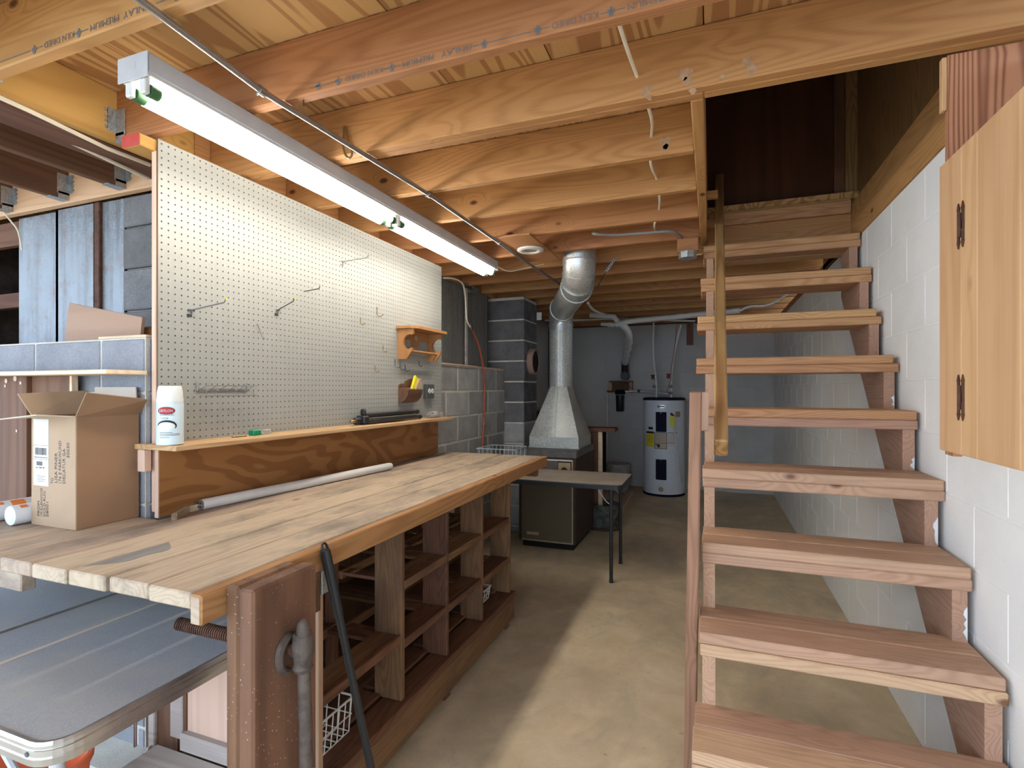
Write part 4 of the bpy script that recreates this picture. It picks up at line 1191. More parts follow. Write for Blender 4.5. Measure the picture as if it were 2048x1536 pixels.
# shipping label and handwriting on the near face (writing runs upward)
yf = Y0 - .0008
lx, lx2 = X0 + .012, X0 + .095
lbz0, lbz1 = 1.075, 1.300
lab = mk('shipping_label', B(lx, lx2, yf, Y0 - .0002, lbz0, lbz1), 'paper', bx)
for (a, b, c_, d_) in ((.0, 1, .60, .605), (.0, 1, .395, .400), (.05, .95, .42, .43)):
    mk('rule_line', B(lx + (lx2 - lx) * a, lx + (lx2 - lx) * b, yf - .0004, yf, lbz0 + .225 * c_, lbz0 + .225 * d_), 'ink', lab)
rr = random.Random(2); xx = lx + .010
bar = MB()
while xx < lx2 - .012:
    wd = rr.choice((.0008, .0014, .0022)); bar.box(xx, xx + wd, yf - .0004, yf, lbz0 + .104, lbz0 + .128); xx += wd + rr.choice((.0008, .0014))
mk('bar_code', bar, 'stampink', lab)
bar = MB(); xx = lx + .018
while xx < lx + .05:
    wd = rr.choice((.0006, .0012)); bar.box(xx, xx + wd, yf - .0004, yf, lbz0 + .068, lbz0 + .082); xx += wd + .001
mk('bar_code', bar, 'stampink', lab)
mk('print', text_mb('GA 300 30', .05, .006, (lx + .012, yf - .0004, lbz0 + .058), (1, 0, 0), (0, 0, 1), bold=.02), 'ink', lab)
for k in range(4): mk('print', B(lx + .02, lx2 - .015 - .008 * (k % 2), yf - .0004, yf, lbz0 + .032 - k * .006, lbz0 + .0335 - k * .006), 'stampink', lab)
for k, (s_, wd) in enumerate((('TO', .02), ('LISA PINER', .10), ('176 E PARKWUND', .14), ('DECATUR GA', .115), ('30030', .05))):
    mk('handwriting', text_mb(s_, wd, .014, (X0 + .106 + .021 * k + .014, Y0 - .0006, 1.085 + (0 if k == 0 else .005 if k < 4 else .09)), (0, 0, 1), (-1, 0, 0), bold=.0), 'ink', bx)
for k, (s_, wd) in enumerate((('FROM', .05), ('174 ELLENWOOD', .095), ('GOLD RUN', .085), ('28001', .05))):
    mk('handwriting', text_mb(s_, wd, .012, (X0 + .034 + .016 * k + .012, Y0 - .0006, .972), (0, 0, 1), (-1, 0, 0), bold=.0), 'ink', bx)
# paper tubes
for k, (px_, yy, lab_) in enumerate(((20, 1.053, 'white caulk tube with orange print, nearest the cardboard box'), (-28, 1.045, 'white caulk tube at the photo edge, partly out of frame'))):
    c0 = P(px_, 1034, y=yy); r = .033; z_ = BZ + r + .001
    ct = empty('caulk_tube', (c0.x, yy, BZ), lab_, 'tube', 'caulk tubes on the bench')
    mk('body', MB().lathe((c0.x, yy, z_), [(.0315, 0), (r, .002), (r, .20), (.031, .205)], 26, 'Y'), 'paper', ct, smooth=True)
    mk('end', MB().lathe((c0.x, yy - .0005, z_), [(.017, 0), (.017, .002)], 20, 'Y'), 'cap', ct)
    pm = MB()
    for a in range(6):
        a0, a1 = math.radians(20 + a * 9), math.radians(20 + (a + 1) * 9)
        f = lambda an, y_: (c0.x + (r + .0006) * math.cos(an), y_, z_ + (r + .0006) * math.sin(an))
        pm.add([f(a0, yy + .06), f(a0, yy + .10), f(a1, yy + .10), f(a1, yy + .06)], [(0, 1, 2, 3)])
        if a > 2: pm.add([f(a0, yy + .02), f(a0, yy + .04), f(a1, yy + .04), f(a1, yy + .02)], [(0, 1, 2, 3)])
    mk('print_patch', pm, 'orangeink', ct)

# brown panels, shelf board and scraps by the low wall
def std(px_, yy): return P(px_, 800, y=yy).x


p1 = empty('brown_panel', (std(30, 1.255), 1.255, BZ), 'brown panel with scuffs at the photo edge, leaning on the low wall', 'panel')
mk('board', B(std(-60, 1.25), std(56, 1.25), 1.245, 1.262, BZ + .001, 1.452, c=.002), 'brownZ', p1)
for (px_, py_, r) in ((12, 762, .010), (30, 757, .012), (10, 772, .006), (41, 766, .007), (33, 862, .006)):
    c_ = P(px_, py_, y=1.244); mk('chipped_patch', MB().lathe((c_.x, 1.2438, c_.z), [(r, 0), (r * .8, .001)], 7, 'Y'), 'cartonpale', p1)
p2 = empty('brown_panel', (std(105, 1.27), 1.27, BZ), 'brown panel with a pale edge strip, behind the cardboard box', 'panel')
mk('board', B(std(60, 1.27), std(146, 1.27), 1.262, 1.278, BZ + .001, 1.452, c=.002), 'brownZ', p2)
mk('edge_strip', B(std(146, 1.27), std(150.5, 1.27), 1.258, 1.28, BZ + .001, 1.452, c=.001), 'paleX', p2)
shz = P(150, 742, y=1.15).z
mk('shelf_board', B(-3.3, P(212, 738, y=1.16).x, 1.16, 1.298, 1.4525, 1.4675, c=.002), 'paleX', None, 'thin pale board resting on the brown panels as a shelf', 'board')
a, b = P(127, 604, y=1.36), P(279, 634, y=1.36)
zb_ = 1.5915
mk('plywood_scrap', MB().prism([(a.x, 1.362, zb_), (b.x, 1.362, zb_), (b.x, 1.37, b.z), (a.x, 1.38, a.z)], (0, .012, 0)), 'scrapply', None, 'tan plywood offcut standing on the low block wall', 'board')
mk('thin_board', B(P(205, 675, y=1.33).x, P(300, 675, y=1.33).x, 1.315, 1.355, 1.5915, 1.601, c=.001), 'paleX', None, 'thin pale strip lying on the low wall before the plywood offcut', 'board')
mk('wood_offcut', B(P(281, 660, y=1.42).x, -1.95, 1.41, 1.44, 1.5915, 1.645, c=.003), 'joistX', None, 'dark short offcut on the low wall beside the pegboard', 'board')

# ================================================================== FOLDING TABLE (foreground)
ft = empty('folding_table', (-1.9, .95, 0), 'grey laminate folding table with aluminium edge under the bench', 'table')
TZ_ = .70
XS = -1.912


def rr_poly(x0, x1, y0, y1, r, corners, z):
    pts = []
    for (cx_, cy_, a0, key) in ((x1 - r, y1 - r, 0, 'ne'), (x0 + r, y1 - r, 90, 'nw'), (x0 + r, y0 + r, 180, 'sw'), (x1 - r, y0 + r, 270, 'se')):
        if key in corners:
            for k in range(7):
                an = math.radians(a0 + k * 15); pts.append((cx_ + r * math.cos(an), cy_ + r * math.sin(an), z))
        else:
            sx = 1 if 'e' in key else -1; sy = 1 if 'n' in key else -1
            pts.append((cx_ + sx * r, cy_ + sy * r, z))
    return pts


def edge_band(pts, prof, skip=None):
    """sweep an outward/height profile round a closed outline"""
    n_ = len(pts); mb = MB(); c = sum((Vector(p) for p in pts), Vector()) / n_; rings = []
    for i in range(n_):
        a, b, d = Vector(pts[i - 1]), Vector(pts[i]), Vector(pts[(i + 1) % n_])
        t1, t2 = (b - a).normalized(), (d - b).normalized(); tt = (t1 + t2).normalized(); nn = Vector((tt.y, -tt.x, 0))
        k_ = 1 / max(.5, nn.dot(Vector((t1.y, -t1.x, 0))))
        rings.append([b + nn * o_ * k_ + Vector((0, 0, h)) for o_, h in prof])
    m = len(prof); vs = [v for r in rings for v in r]
    fs = []
    for i in range(n_):
        j = (i + 1) % n_
        for k in range(m - 1): fs.append((i * m + k, j * m + k, j * m + k + 1, i * m + k + 1))
    return mb.add(vs, fs)


EX = -1.205
for (x0, x1, cs, nm) in ((XS + .002, EX, ('se', 'ne'), 'right_leaf'), (-2.62, XS - .002, ('sw', 'nw'), 'left_leaf')):
    ol_ = rr_poly(x0, x1, .636, 1.235, .055, cs, 0)
    lf = mk('leaf', MB().prism([(p[0], p[1], TZ_ - .018) for p in ol_], (0, 0, .018)), 'laminate', ft)
    mk('edge_band', edge_band(ol_, [(-.006, TZ_ - .0002), (-.004, TZ_ + .003), (.004, TZ_ + .004), (.008, TZ_ - .002), (.008, TZ_ - .008), (.006, TZ_ - .010), (.008, TZ_ - .012), (.008, TZ_ - .024), (.010, TZ_ - .027), (.008, TZ_ - .042), (-.004, TZ_ - .042)]), 'alu' if nm else 'dirtyalu', lf)
    for (px_,) in ((0,),): pass
mk('rivet', MB().lathe((-1.262, .6265, TZ_ - .02), [(.005, 0), (.005, .002)], 10, 'Y'), 'outlet', ft)
mk('scratch', B(-1.705, -1.690, .70, 1.22, TZ_, TZ_ + .0006), 'cartonpale', ft)
for (xx, yy) in ((-1.30, .70), (-1.235, 1.17), (-2.52, .70), (-2.52, .97)):
    mk('leg', T([(xx, yy, 0), (xx, yy, TZ_ - .02)], .014, 12), 'greyenamel', ft, smooth=True)
for xx in (-2.52,): mk('cross_bar', T([(xx, .70, .30), (xx, .97, .30)], .009, 8), 'greyenamel', ft)
mk('brace', T([(-1.30, .705, .42), (-1.60, .70, TZ_ - .03)], .008, 8), 'greyenamel', ft)

ob = P(50, 1508, y=.86)
mk('orange_bucket', MB().lathe((ob.x, .86, 0), [(.115, 0), (.14, .36), (.148, .362), (.148, .385), (.140, .386), (.130, .37), (.105, .02)], 28), 'orange', None, 'orange plastic bucket on the floor under the folding table', 'bucket', smooth=True)

# old wooden cabinet under the table
oc_ = empty('old_cabinet', (-1.58, 1.13, 0), 'weathered open wooden cabinet under the folding table', 'cabinet')
ox0, ox1 = -1.735, -1.265
mk('back_post', B(ox0, ox0 + .03, 1.19, 1.225, 0, .63, c=.003), 'weath', oc_)
mk('side_panel', B(ox0 + .03, ox0 + .125, 1.20, 1.215, 0, .63), 'brownZ', oc_)
mk('face_stile', B(ox0 + .13, ox0 + .185, 1.17, 1.20, .30, .63, c=.003), 'weath', oc_)
mk('dark_reveal', B(ox0 + .186, ox0 + .196, 1.175, 1.20, .30, .63), 'brownZ', oc_)
mk('door_panel', B(ox0 + .197, ox1, 1.18, 1.20, .33, .63), 'palepinkZ', oc_)
mk('bottom_rail', B(ox0 + .186, ox1, 1.16, 1.20, .275, .33, c=.003), 'weath', oc_)
mk('ledge', B(ox0 + .09, ox1, 1.02, 1.16, .255, .274, c=.003), 'weath', oc_)
mk('metal_strip', B(ox0 + .10, ox1, 1.010, 1.019, .245, .270, c=.001), 'alu', oc_)
mk('front_post', B(ox0 + .07, ox0 + .10, 1.03, 1.06, 0, .254, c=.003), 'weath', oc_)
mk('bracket_rod', T([(ox0 + .075, 1.10, .30), (ox0 + .075, 1.10, .52)], .005, 8), 'alu', oc_)
mk('lower_panel', B(ox0 + .11, ox1, 1.10, 1.115, 0, .25), 'brownX', oc_)
mk('slant_brace', MB().prism([(ox0, 1.18, .22), (ox0 + .02, 1.18, .235), (ox0 + .075, 1.05, .05), (ox0 + .055, 1.05, .03)], (0, .02, 0)), 'weath', oc_)

# ================================================================== WIRE BASKETS
def basket(name, x0, x1, y0, y1, z0, z1, label, mat, nx=6, ny=6, r=.0016, flare=.02):
    b = empty(name, ((x0 + x1) / 2, (y0 + y1) / 2, z0), label, 'basket', 'wire baskets')
    z0 += r * 2
    def ringp(f, z): return [(x0 - f, y0 - f, z), (x1 + f, y0 - f, z), (x1 + f, y1 + f, z), (x0 - f, y1 + f, z), (x0 - f, y0 - f, z)]
    mk('rim', merge(*[T([a, b_], r * 1.7, 6) for a, b_ in zip(ringp(flare, z1)[:-1], ringp(flare, z1)[1:])]), mat, b)
    mid_ = (z0 + z1) / 2
    side = MB()
    for a, b_ in zip(ringp(flare / 2, mid_)[:-1], ringp(flare / 2, mid_)[1:]): side.tube([a, b_], r, 5)
    for k in range(nx + 1):
        x = x0 + (x1 - x0) * k / nx
        for (ya, s_) in ((y0, -1), (y1, 1)): side.tube([(x, ya, z0), (x, ya + s_ * flare, z1)], r, 5)
    for k in range(ny + 1):
        y = y0 + (y1 - y0) * k / ny
        for (xa, s_) in ((x0, -1), (x1, 1)): side.tube([(xa, y, z0), (xa + s_ * flare, y, z1)], r, 5)
    mk('side_wires', side, mat, b)
    bot = MB()
    for k in range(nx + 1): x = x0 + (x1 - x0) * k / nx; bot.tube([(x, y0, z0), (x, y1, z0)], r, 5)
    for k in range(ny + 1): y = y0 + (y1 - y0) * k / ny; bot.tube([(x0, y, z0), (x1, y, z0)], r, 5)
    mk('bottom_wires', bot, mat, b)
    return b


basket('wire_basket', -1.42, -1.175, 1.345, 1.50, .212, .335, 'white wire basket in the lowest cubbyhole behind the black pole', 'wirewhite', 5, 5, .0022, .012)
basket('wire_basket', -1.36, -1.185, 2.60, 2.74, .212, .285, 'small wire tray in the lowest right cubbyhole', 'wirewhite', 4, 4, .0022, .012)

# ================================================================== SMALL FOLDING TABLE BY THE FURNACE
ct = empty('card_table', (-1.2, 4.1, 0), 'small worn folding table with black tube legs by the furnace', 'table')
cz = .71
kx1 = P(1243, 972, z=cz).x
ol_ = rr_poly(-1.86, kx1 - .006, 3.80, 4.365, .04, ('se', 'ne', 'sw', 'nw'), 0)
mk('top', MB().prism([(p[0], p[1], cz - .016) for p in ol_], (0, 0, .016)), 'tabletop', ct)
mk('rim', edge_band(ol_, [(-.003, cz - .002), (.003, cz + .0005), (.006, cz - .005), (.006, cz - .036), (-.002, cz - .036)]), 'blackmetal', ct)
for (yy, xx, ex) in ((3.815, -.68, 0), (4.26, -.684, 0), (3.84, -1.78, 0), (4.34, -1.78, 0)):
    lg = mk('leg', T([(xx, yy, 0), (xx, yy, cz - .017)], .0135, 12), 'blackmetal', ct, smooth=True)
    mk('foot', T([(xx, yy, 0), (xx, yy, .02)], .0155, 12), 'black', lg)
    s_ = -1 if xx > -1 else 1
    mk('brace', merge(T([(xx, yy, cz - .15), (xx + s_ * .04, yy, cz - .12), (xx + s_ * .10, yy, cz - .03)], .005, 6)), 'steel', lg)
basket('wire_basket', -1.80, -1.50, 3.98, 4.24, cz + .0005, .912, 'pale blue wire basket on the small table behind the bench end', 'wireblue', 8, 7, .002, .02)

# ================================================================== FURNACE AND DUCT
fu = empty('furnace', (-1.4, 4.8, 0), 'dark brown furnace with a tan trimmed front panel', 'furnace')
ux0, ux1, uy0, uy1 = -1.615, -1.092, 4.425, 5.14
mk('base', B(ux0 + .03, ux1 - .03, uy0 + .03, uy1 - .03, 0, .052), 'soot', fu)
mk('body', B(ux0, ux1, uy0, uy1, .052, .80, c=.006), 'furn', fu)
mk('cap', B(ux0 - .008, ux1 + .008, uy0 - .008, uy1 + .01, .801, .866, c=.008), 'furncap', fu)
yp = uy0 - .003
mk('grille_panel', B(ux0 + .03, ux1 - .035, yp - .008, yp, .075, .615, c=.002), 'furnpanel', fu)
mk('trim_strip', B(ux1 - .034, ux1 - .022, yp - .012, yp, .062, .79, c=.001), 'brass', fu)
mk('trim_strip', B(ux0 + .03, ux1 - .034, yp - .012, yp, .062, .0745, c=.001), 'brass', fu)
mk('trim_strip', B(ux0 + .03, ux1 - .034, yp - .012, yp, .778, .79, c=.001), 'whitemetal', fu)
mk('upper_panel', B(ux0 + .03, ux1 - .16, yp - .006, yp, .63, .776, c=.002), 'furncap', fu)
cp = mk('control_plate', B(ux1 - .155, ux1 - .045, yp - .010, yp, .628, .765, c=.003), 'brass', fu)
ky = yp - .010; kx_ = ux1 - .10
mk('dial', MB().lathe((kx_, ky - .0255, .70), [(.022, 0), (.025, .004), (.028, .018), (.028, .025)], 20, 'Y'), 'black', cp)
mk('badge', B(ux0 + .08, ux0 + .19, yp - .011, yp - .0085, .115, .14), 'brass', fu)

du_ = empty('air_duct', (-1.345, 4.87, .87), 'galvanised plenum and round duct rising from the furnace', 'duct')
gx0, gx1, gy0, gy1, gz = -1.575, -1.11, 4.595, 5.10, .8665
mk('plenum_base', B(gx0, gx1, gy0, gy1, gz, gz + .10, c=.002), 'galv', du_)
mk('flange', B(gx0 - .004, gx1 + .004, gy0 - .004, gy1 + .004, gz, gz + .016), 'galv', du_)
dcx, dcy, dr_ = -1.345, 4.86, .111
zt_ = 1.43
tap = MB(); n_ = 32; sq = []; rd = []
for k in range(n_):
    an = 2 * math.pi * k / n_; c_, s_ = math.cos(an), math.sin(an)
    m_ = max(abs(c_), abs(s_)); sq.append(((gx0 + gx1) / 2 + c_ / m_ * (gx1 - gx0) / 2, (gy0 + gy1) / 2 + s_ / m_ * (gy1 - gy0) / 2, gz + .10)); rd.append((dcx + dr_ * c_, dcy + dr_ * s_, zt_))
tap.add(sq + rd, [(k, (k + 1) % n_, n_ + (k + 1) % n_, n_ + k) for k in range(n_)])
mk('tapered_hood', tap, 'galv', du_, smooth=True)
mk('hood_seam', T([((gx0 + gx1) / 2 + .01, gy0 - .001, gz + .1), (dcx, dcy - dr_ - .001, zt_)], .003, 6), 'galv', du_)
vent = MB()
for k in range(13):
    a = k / 12; yy = 4.86 - .02 * k * 0; xx = gx1 - .055 - (1 - a) * 0 - a * .075; vent.box(xx - .01, xx + .02 - .0, 4.74, 4.80, 1.03 + a * .21, 1.04 + a * .21)
mk('louvre', vent, 'whitemetal', du_)
path = [Vector((dcx, dcy, 1.43)), Vector((dcx, dcy, 2.0))]
E1 = Vector((dcx, dcy, 2.155)); E2 = Vector((-.855, 3.56, 2.135)); top = Vector((-.845, 3.53, 2.50))
mk('pipe', T([path[0], Vector((dcx, dcy, 2.03))], dr_, 28), 'galv', du_, smooth=True)
mk('pipe_seam', T([(dcx + .02, dcy - dr_, 1.43), (dcx + .02, dcy - dr_, 2.03)], .003, 6), 'galv', du_)
dirn = (E2 - E1).normalized()


def corner(a, b, c, r, n=4):
    """mitred elbow points"""
    u1 = (a - b).normalized(); u2 = (c - b).normalized(); p0, p1 = b + u1 * r, b + u2 * r
    return [p0 * (1 - t_) ** 2 + b * 2 * t_ * (1 - t_) + p1 * t_ ** 2 for t_ in [k / n for k in range(n + 1)]]


e1 = corner(path[1], E1, E2, .15, 3)
mk('elbow', T([Vector((dcx, dcy, 2.01))] + e1, dr_ * 1.02, 28), 'galvshiny', du_, smooth=True)
e2 = corner(E1, E2, top, .15, 3)
mk('pipe', T([e1[-1], e2[0]], dr_ * 1.0, 28), 'galv', du_, smooth=True)
mk('elbow', T(e2 + [e2[-1] + Vector((0, 0, .03))], dr_ * 1.02, 28), 'galvshiny', du_, smooth=True)
mk('pipe', T([e2[-1], top], dr_ * 1.0, 28), 'galvshiny', du_, smooth=True)
for p_, q_ in ((Vector((dcx, dcy, 2.01)), Vector((0, 0, 1))), (e1[0], Vector((0, 0, 1))), (e1[1], e1[2] - e1[0]), (e1[-1], dirn), (e2[0], dirn), (e2[1], e2[2] - e2[0]), (e2[2], e2[3] - e2[1]), (e2[-1], Vector((0, 0, 1)))):
    q_ = q_.normalized()
    mk('joint_bead', T([p_ - q_ * .005, p_ + q_ * .005], dr_ * 1.065, 28), 'galvshiny', du_, smooth=True)
mk('collar', T([Vector((dcx, dcy, 1.96)), Vector((dcx, dcy, 2.03))], dr_ * 1.03, 28), 'hanger', du_, smooth=True)


def strap(p, q, n=7):
    s_ = MB(); p, q = Vector(p), Vector(q); u = (q - p)
    w_ = Vector((.009, 0, 0)); mb = MB()
    mb.prism([p - w_, p + w_, q + w_, q - w_], (0, -.0015, .0))
    o_ = mk('hanger_strap', mb, 'steel', du_)
    for k in range(n):
        c_ = p + u * (k + .5) / n
        mk('strap_hole', B(c_.x - .003, c_.x + .003, c_.y - .0025, c_.y - .0016, c_.z - .005, c_.z + .005), 'soot', o_)


strap(P(1131, 565, y=3.60), P(1128, 532, y=3.60)); strap(P(1211, 545, y=3.70), P(1231, 516, y=3.70))
mk('strap_wire', T([P(1211, 545, y=3.70), P(1196, 572, y=3.62)], .004, 6), 'rust', du_)
mk('flex_tube', T(smoothpath([P(1176, 606, y=4.2), P(1185, 618, y=4.5), P(1200, 626, y=5.2), P(1213, 629, y=6.0)], 5), .011, 8), 'pvc', None, 'thin segmented grey pipe behind the duct elbow', 'pipe', smooth=True)

# ================================================================== EXTENSION CORD ON THE LEFT WALL
xc_ = XL + .012
cpt = [P(px_, py_, x=xc_) for px_, py_ in ((888, 556), (905, 557), (924, 566), (930, 590), (932, 620), (934, 642), (942, 656))]
ec = empty('extension_cord', P(968, 880, x=xc_), 'cream cord plugged into an orange extension cord down the block wall', 'cord')
mk('white_lead', T(smoothpath(cpt, 5), .007, 8), 'nmcable', ec, smooth=True)
cpt2 = [P(px_, py_, x=xc_ + .004) for px_, py_ in ((942, 656), (950, 672), (960, 700), (966, 735), (969, 770), (968, 810), (968, 840), (966, 870), (965, 895))]
mk('orange_lead', T(smoothpath(cpt2, 5), .009, 8), 'cord', ec, smooth=True)
mk('plug', T([cpt[-1] + Vector((0, 0, .03)), cpt2[0] - Vector((0, 0, .02))], .013, 8), 'black', ec)
kn = P(969, 848, x=xc_ + .006); mk('tie', MB().lathe((kn.x, kn.y, kn.z - .02), [(.012, 0), (.018, .012), (.012, .04)], 10), 'brasshook', ec)
mk('wall_junk', T(smoothpath([P(926, 568, x=-2.0), P(945, 572, x=-1.98), P(950, 584, x=-1.97), P(938, 582, x=-1.98), P(958, 578, x=-1.97)], 4), .012, 6), 'galvdark', None, 'tangle of grey wire and fitting above the metal sheets', 'wire')
mk('sheet_clip', B(P(1074, 590, y=5.2).x, P(1078, 590, y=5.2).x + .03, 5.19, 5.20, 2.12, 2.20), 'whitemetal', None, 'small white plate by the top of the chimney', 'plate')

# ================================================================== WATER HEATER
hx_, hy_ = -.600, 7.36
hr_ = .268
wh = empty('water_heater', (hx_, hy_, 0), 'tall white electric water heater with navy access panels', 'water heater')
hz = P(1325, 795, y=hy_).z
mk('base_ring', MB().lathe((hx_, hy_, 0), [(hr_ + .004, 0), (hr_ + .006, .01), (hr_ + .004, .03)], 40), 'navy', wh, smooth=True)
mk('tank', MB().lathe((hx_, hy_, .03), [(hr_, 0), (hr_, hz - .06)], 48), 'heater', wh, smooth=True)
mk('lid', MB().lathe((hx_, hy_, hz - .035), [(hr_ + .006, 0), (hr_ + .008, .012), (hr_ + .004, .03), (hr_ - .03, .036)], 40), 'navy', wh, smooth=True)
HA = math.atan2(-hy_, -hx_)


def hwrap(mb, extra=.001):
    m2 = MB(); m2.f = mb.f
    for (x, y, z) in mb.v:
        a = HA + x / hr_; m2.v.append((hx_ + (hr_ + extra + y) * math.cos(a), hy_ + (hr_ + extra + y) * math.sin(a), z))
    return m2


def patch(s0, s1, z0, z1, y=0.0, n=8, rd=0.0):
    vs = []
    for k in range(n + 1):
        x = s0 + (s1 - s0) * k / n; d_ = rd if k in (0, n) else 0
        vs += [(x, y, z0 + d_), (x, y, z1 - d_)]
    return MB().add(vs, [(2 * k, 2 * k + 2, 2 * k + 3, 2 * k + 1) for k in range(n)])


def hz_(py): return P(1325, py, y=hy_ - hr_).z
def hs_(px): # arc length on the tank for a photo pixel
    d0 = P(px, 900, y=hy_ - hr_).x - P(1327, 900, y=hy_ - hr_).x
    return hr_ * math.asin(max(-.97, min(.97, d0 / hr_)))


for (a, b) in ((824, 864), (919, 960)):
    pn = mk('access_panel', hwrap(merge(patch(hs_(1311), hs_(1332), hz_(b), hz_(a), .006, rd=.01), patch(hs_(1311), hs_(1332), hz_(b), hz_(a), .0, rd=.0))), 'navy', wh)
    mk('screw', hwrap(patch(hs_(1321) - .004, hs_(1321) + .004, hz_(a) - .016, hz_(a) - .008, .0075, 2)), 'steel', pn)
lb_ = mk('badge', hwrap(oval(.058, .022, hz_(813), hs_(1322), .001, 16)), 'steel', wh)
mk('badge_print', hwrap(patch(hs_(1322) - .042, hs_(1322) + .042, hz_(813) - .007, hz_(813) + .007, .002, 4)), 'stampink', lb_)
yl = mk('energy_label', hwrap(patch(hs_(1292), hs_(1307), hz_(895), hz_(864))), 'yellow', wh)
mk('label_head', hwrap(patch(hs_(1292), hs_(1307), hz_(868), hz_(864), .001)), 'ink', yl)
mk('label_print', hwrap(merge(*[patch(hs_(1293), hs_(1306) - .01 * (k % 2), hz_(872 + 4 * k) - .004, hz_(872 + 4 * k), .001) for k in range(4)])), 'stampink', yl)
mk('black_tag', hwrap(patch(hs_(1296), hs_(1305), hz_(860), hz_(855))), 'ink', wh)
wl = mk('warning_label', hwrap(patch(hs_(1308), hs_(1333), hz_(898), hz_(865))), 'ink', wh)
mk('label_face', hwrap(patch(hs_(1309), hs_(1332), hz_(897), hz_(866), .0012)), 'cartonpale', wl)
mk('label_stripe', hwrap(patch(hs_(1309), hs_(1332), hz_(887), hz_(886), .002)), 'redink', wl)
mk('label_print', hwrap(merge(*[patch(hs_(1310), hs_(1331) - .012 * (k % 3 == 2), hz_(868 + 2.4 * k) - .003, hz_(868 + 2.4 * k), .002) for k in range(7)])), 'stampink', wl)
mk('pictogram', hwrap(merge(patch(hs_(1310), hs_(1315), hz_(891), hz_(889), .002), patch(hs_(1314), hs_(1319), hz_(895), hz_(889), .002))), 'ink', wl)
sl = mk('small_label', hwrap(patch(hs_(1334), hs_(1350), hz_(892), hz_(865), .0002)), 'paper', wh)
mk('label_stripe', hwrap(merge(patch(hs_(1334), hs_(1349), hz_(886), hz_(885), .001), patch(hs_(1334), hs_(1354), hz_(866), hz_(865), .001))), 'redink', sl)
mk('label_print', hwrap(merge(*[patch(hs_(1335), hs_(1352) - .01 * (k % 2), hz_(869 + 3 * k) - .002, hz_(869 + 3 * k), .001) for k in range(5)])), 'stampink', sl)
mk('corner_label', hwrap(patch(hs_(1350), hs_(1360), hz_(834), hz_(823))), 'brass', wh)
mk('relief_valve', merge(T([P(1343, 828, y=hy_ - hr_ + .05), P(1343, 828, y=hy_ - hr_ - .07)], .016, 10), T([P(1341, 828, y=hy_ - hr_ - .06), P(1348, 832, y=hy_ - hr_ - .06)], .012, 10)), 'rust', wh)
tg0, tg1 = P(1345, 832, y=hy_ - hr_ - .07), P(1347, 853, y=hy_ - hr_ - .05)
mk('tag', B(tg0.x - .030, tg0.x + .026, tg0.y - .003, tg0.y, tg1.z, tg0.z, c=.001), 'yellow', wh)
mk('relief_pipe', T([P(1347, 838, y=hy_ - hr_ - .055), P(1349, 865, y=hy_ - hr_ - .055), P(1362, 974, y=hy_ - .20)], .011, 10), 'pvc', wh, smooth=True)
mk('drain_valve', MB().lathe((P(1322, 978, y=hy_ - hr_).x, hy_ - hr_ - .045, P(1322, 978, y=hy_ - hr_).z), [(.022, 0), (.03, .01), (.018, .02), (.018, .055)], 12, 'Y'), 'brasshook', wh, smooth=True)

# pipes above the heater
def pipe_thing(name, segs, label, cat='pipe', mat='pvc', r=.013):
    e_ = empty(name, segs[0], label, cat)
    mk('tube', T(smoothpath(segs, 4) if len(segs) > 2 else segs, r, 10), mat, e_, smooth=True); return e_


hot = pipe_thing('water_pipe', [P(1313, 795, y=hy_), P(1313, 772, y=hy_), P(1310, 745, y=hy_), P(1306, 700, y=hy_), P(1307, 645, y=hy_)], 'white water pipe rising from the heater, left of the pair')
mk('valve', MB().lathe(P(1306, 759, y=hy_), [(.02, 0), (.024, .03), (.012, .045), (.034, .055), (.034, .065)], 10), 'copper', hot)
mk('union', MB().lathe(P(1309, 776, y=hy_), [(.018, 0), (.024, .02), (.018, .04)], 10), 'steel', hot)
cold = pipe_thing('water_pipe', [P(1342, 795, y=hy_), P(1342, 770, y=hy_), P(1343, 745, y=hy_), P(1349, 700, y=hy_), P(1361, 650, y=hy_)], 'white water pipe rising from the heater, right of the pair', r=.016)
mk('valve', MB().lathe(P(1337, 757, y=hy_), [(.02, 0), (.024, .03), (.012, .045), (.034, .055), (.034, .065)], 10), 'copper', cold)
mk('union', merge(MB().lathe(P(1342, 776, y=hy_), [(.018, 0), (.026, .02), (.018, .04)], 10), MB().lathe(P(1342, 789, y=hy_), [(.02, 0), (.026, .02), (.02, .04)], 10)), 'steel', cold)
mk('sensor_wire', T(smoothpath([P(1340, 788, y=hy_ - .02), P(1334, 782, y=hy_ - .02), P(1341, 760, y=hy_ - .03), P(1343, 735, y=hy_ - .03), P(1350, 690, y=hy_ - .03), P(1353, 650, y=hy_ - .03)], 4), .004, 6), 'redink', cold)

# filter on its bracket
yw = YB - .005
fb = empty('water_filter', P(1240, 822, y=7.62), 'dark canister water filter on a small wooden bracket', 'filter')
b0, b1 = P(1219, 762, y=7.66), P(1265, 762, y=7.66)
mk('bracket_board', B(b0.x, b1.x, 7.60, 7.74, b0.z - .02, b0.z, c=.003), 'darkX', fb)
for xx in (b0.x + .02, b1.x - .02): mk('bracket_leg', B(xx - .02, xx + .02, 7.60, 7.70, P(1240, 786, y=7.66).z, b0.z - .021, c=.003), 'stairZ', fb)
mk('bracket_back', B(b0.x, b1.x, 7.715, 7.74, P(1240, 782, y=7.66).z, b0.z - .021), 'darkX', fb)
fc = P(1240, 800, y=7.60)
mk('head', MB().lathe((fc.x, 7.60, P(1240, 789, y=7.6).z), [(.06, 0), (.075, .01), (.075, .05), (.05, .065)], 20), 'navy', fb, smooth=True)
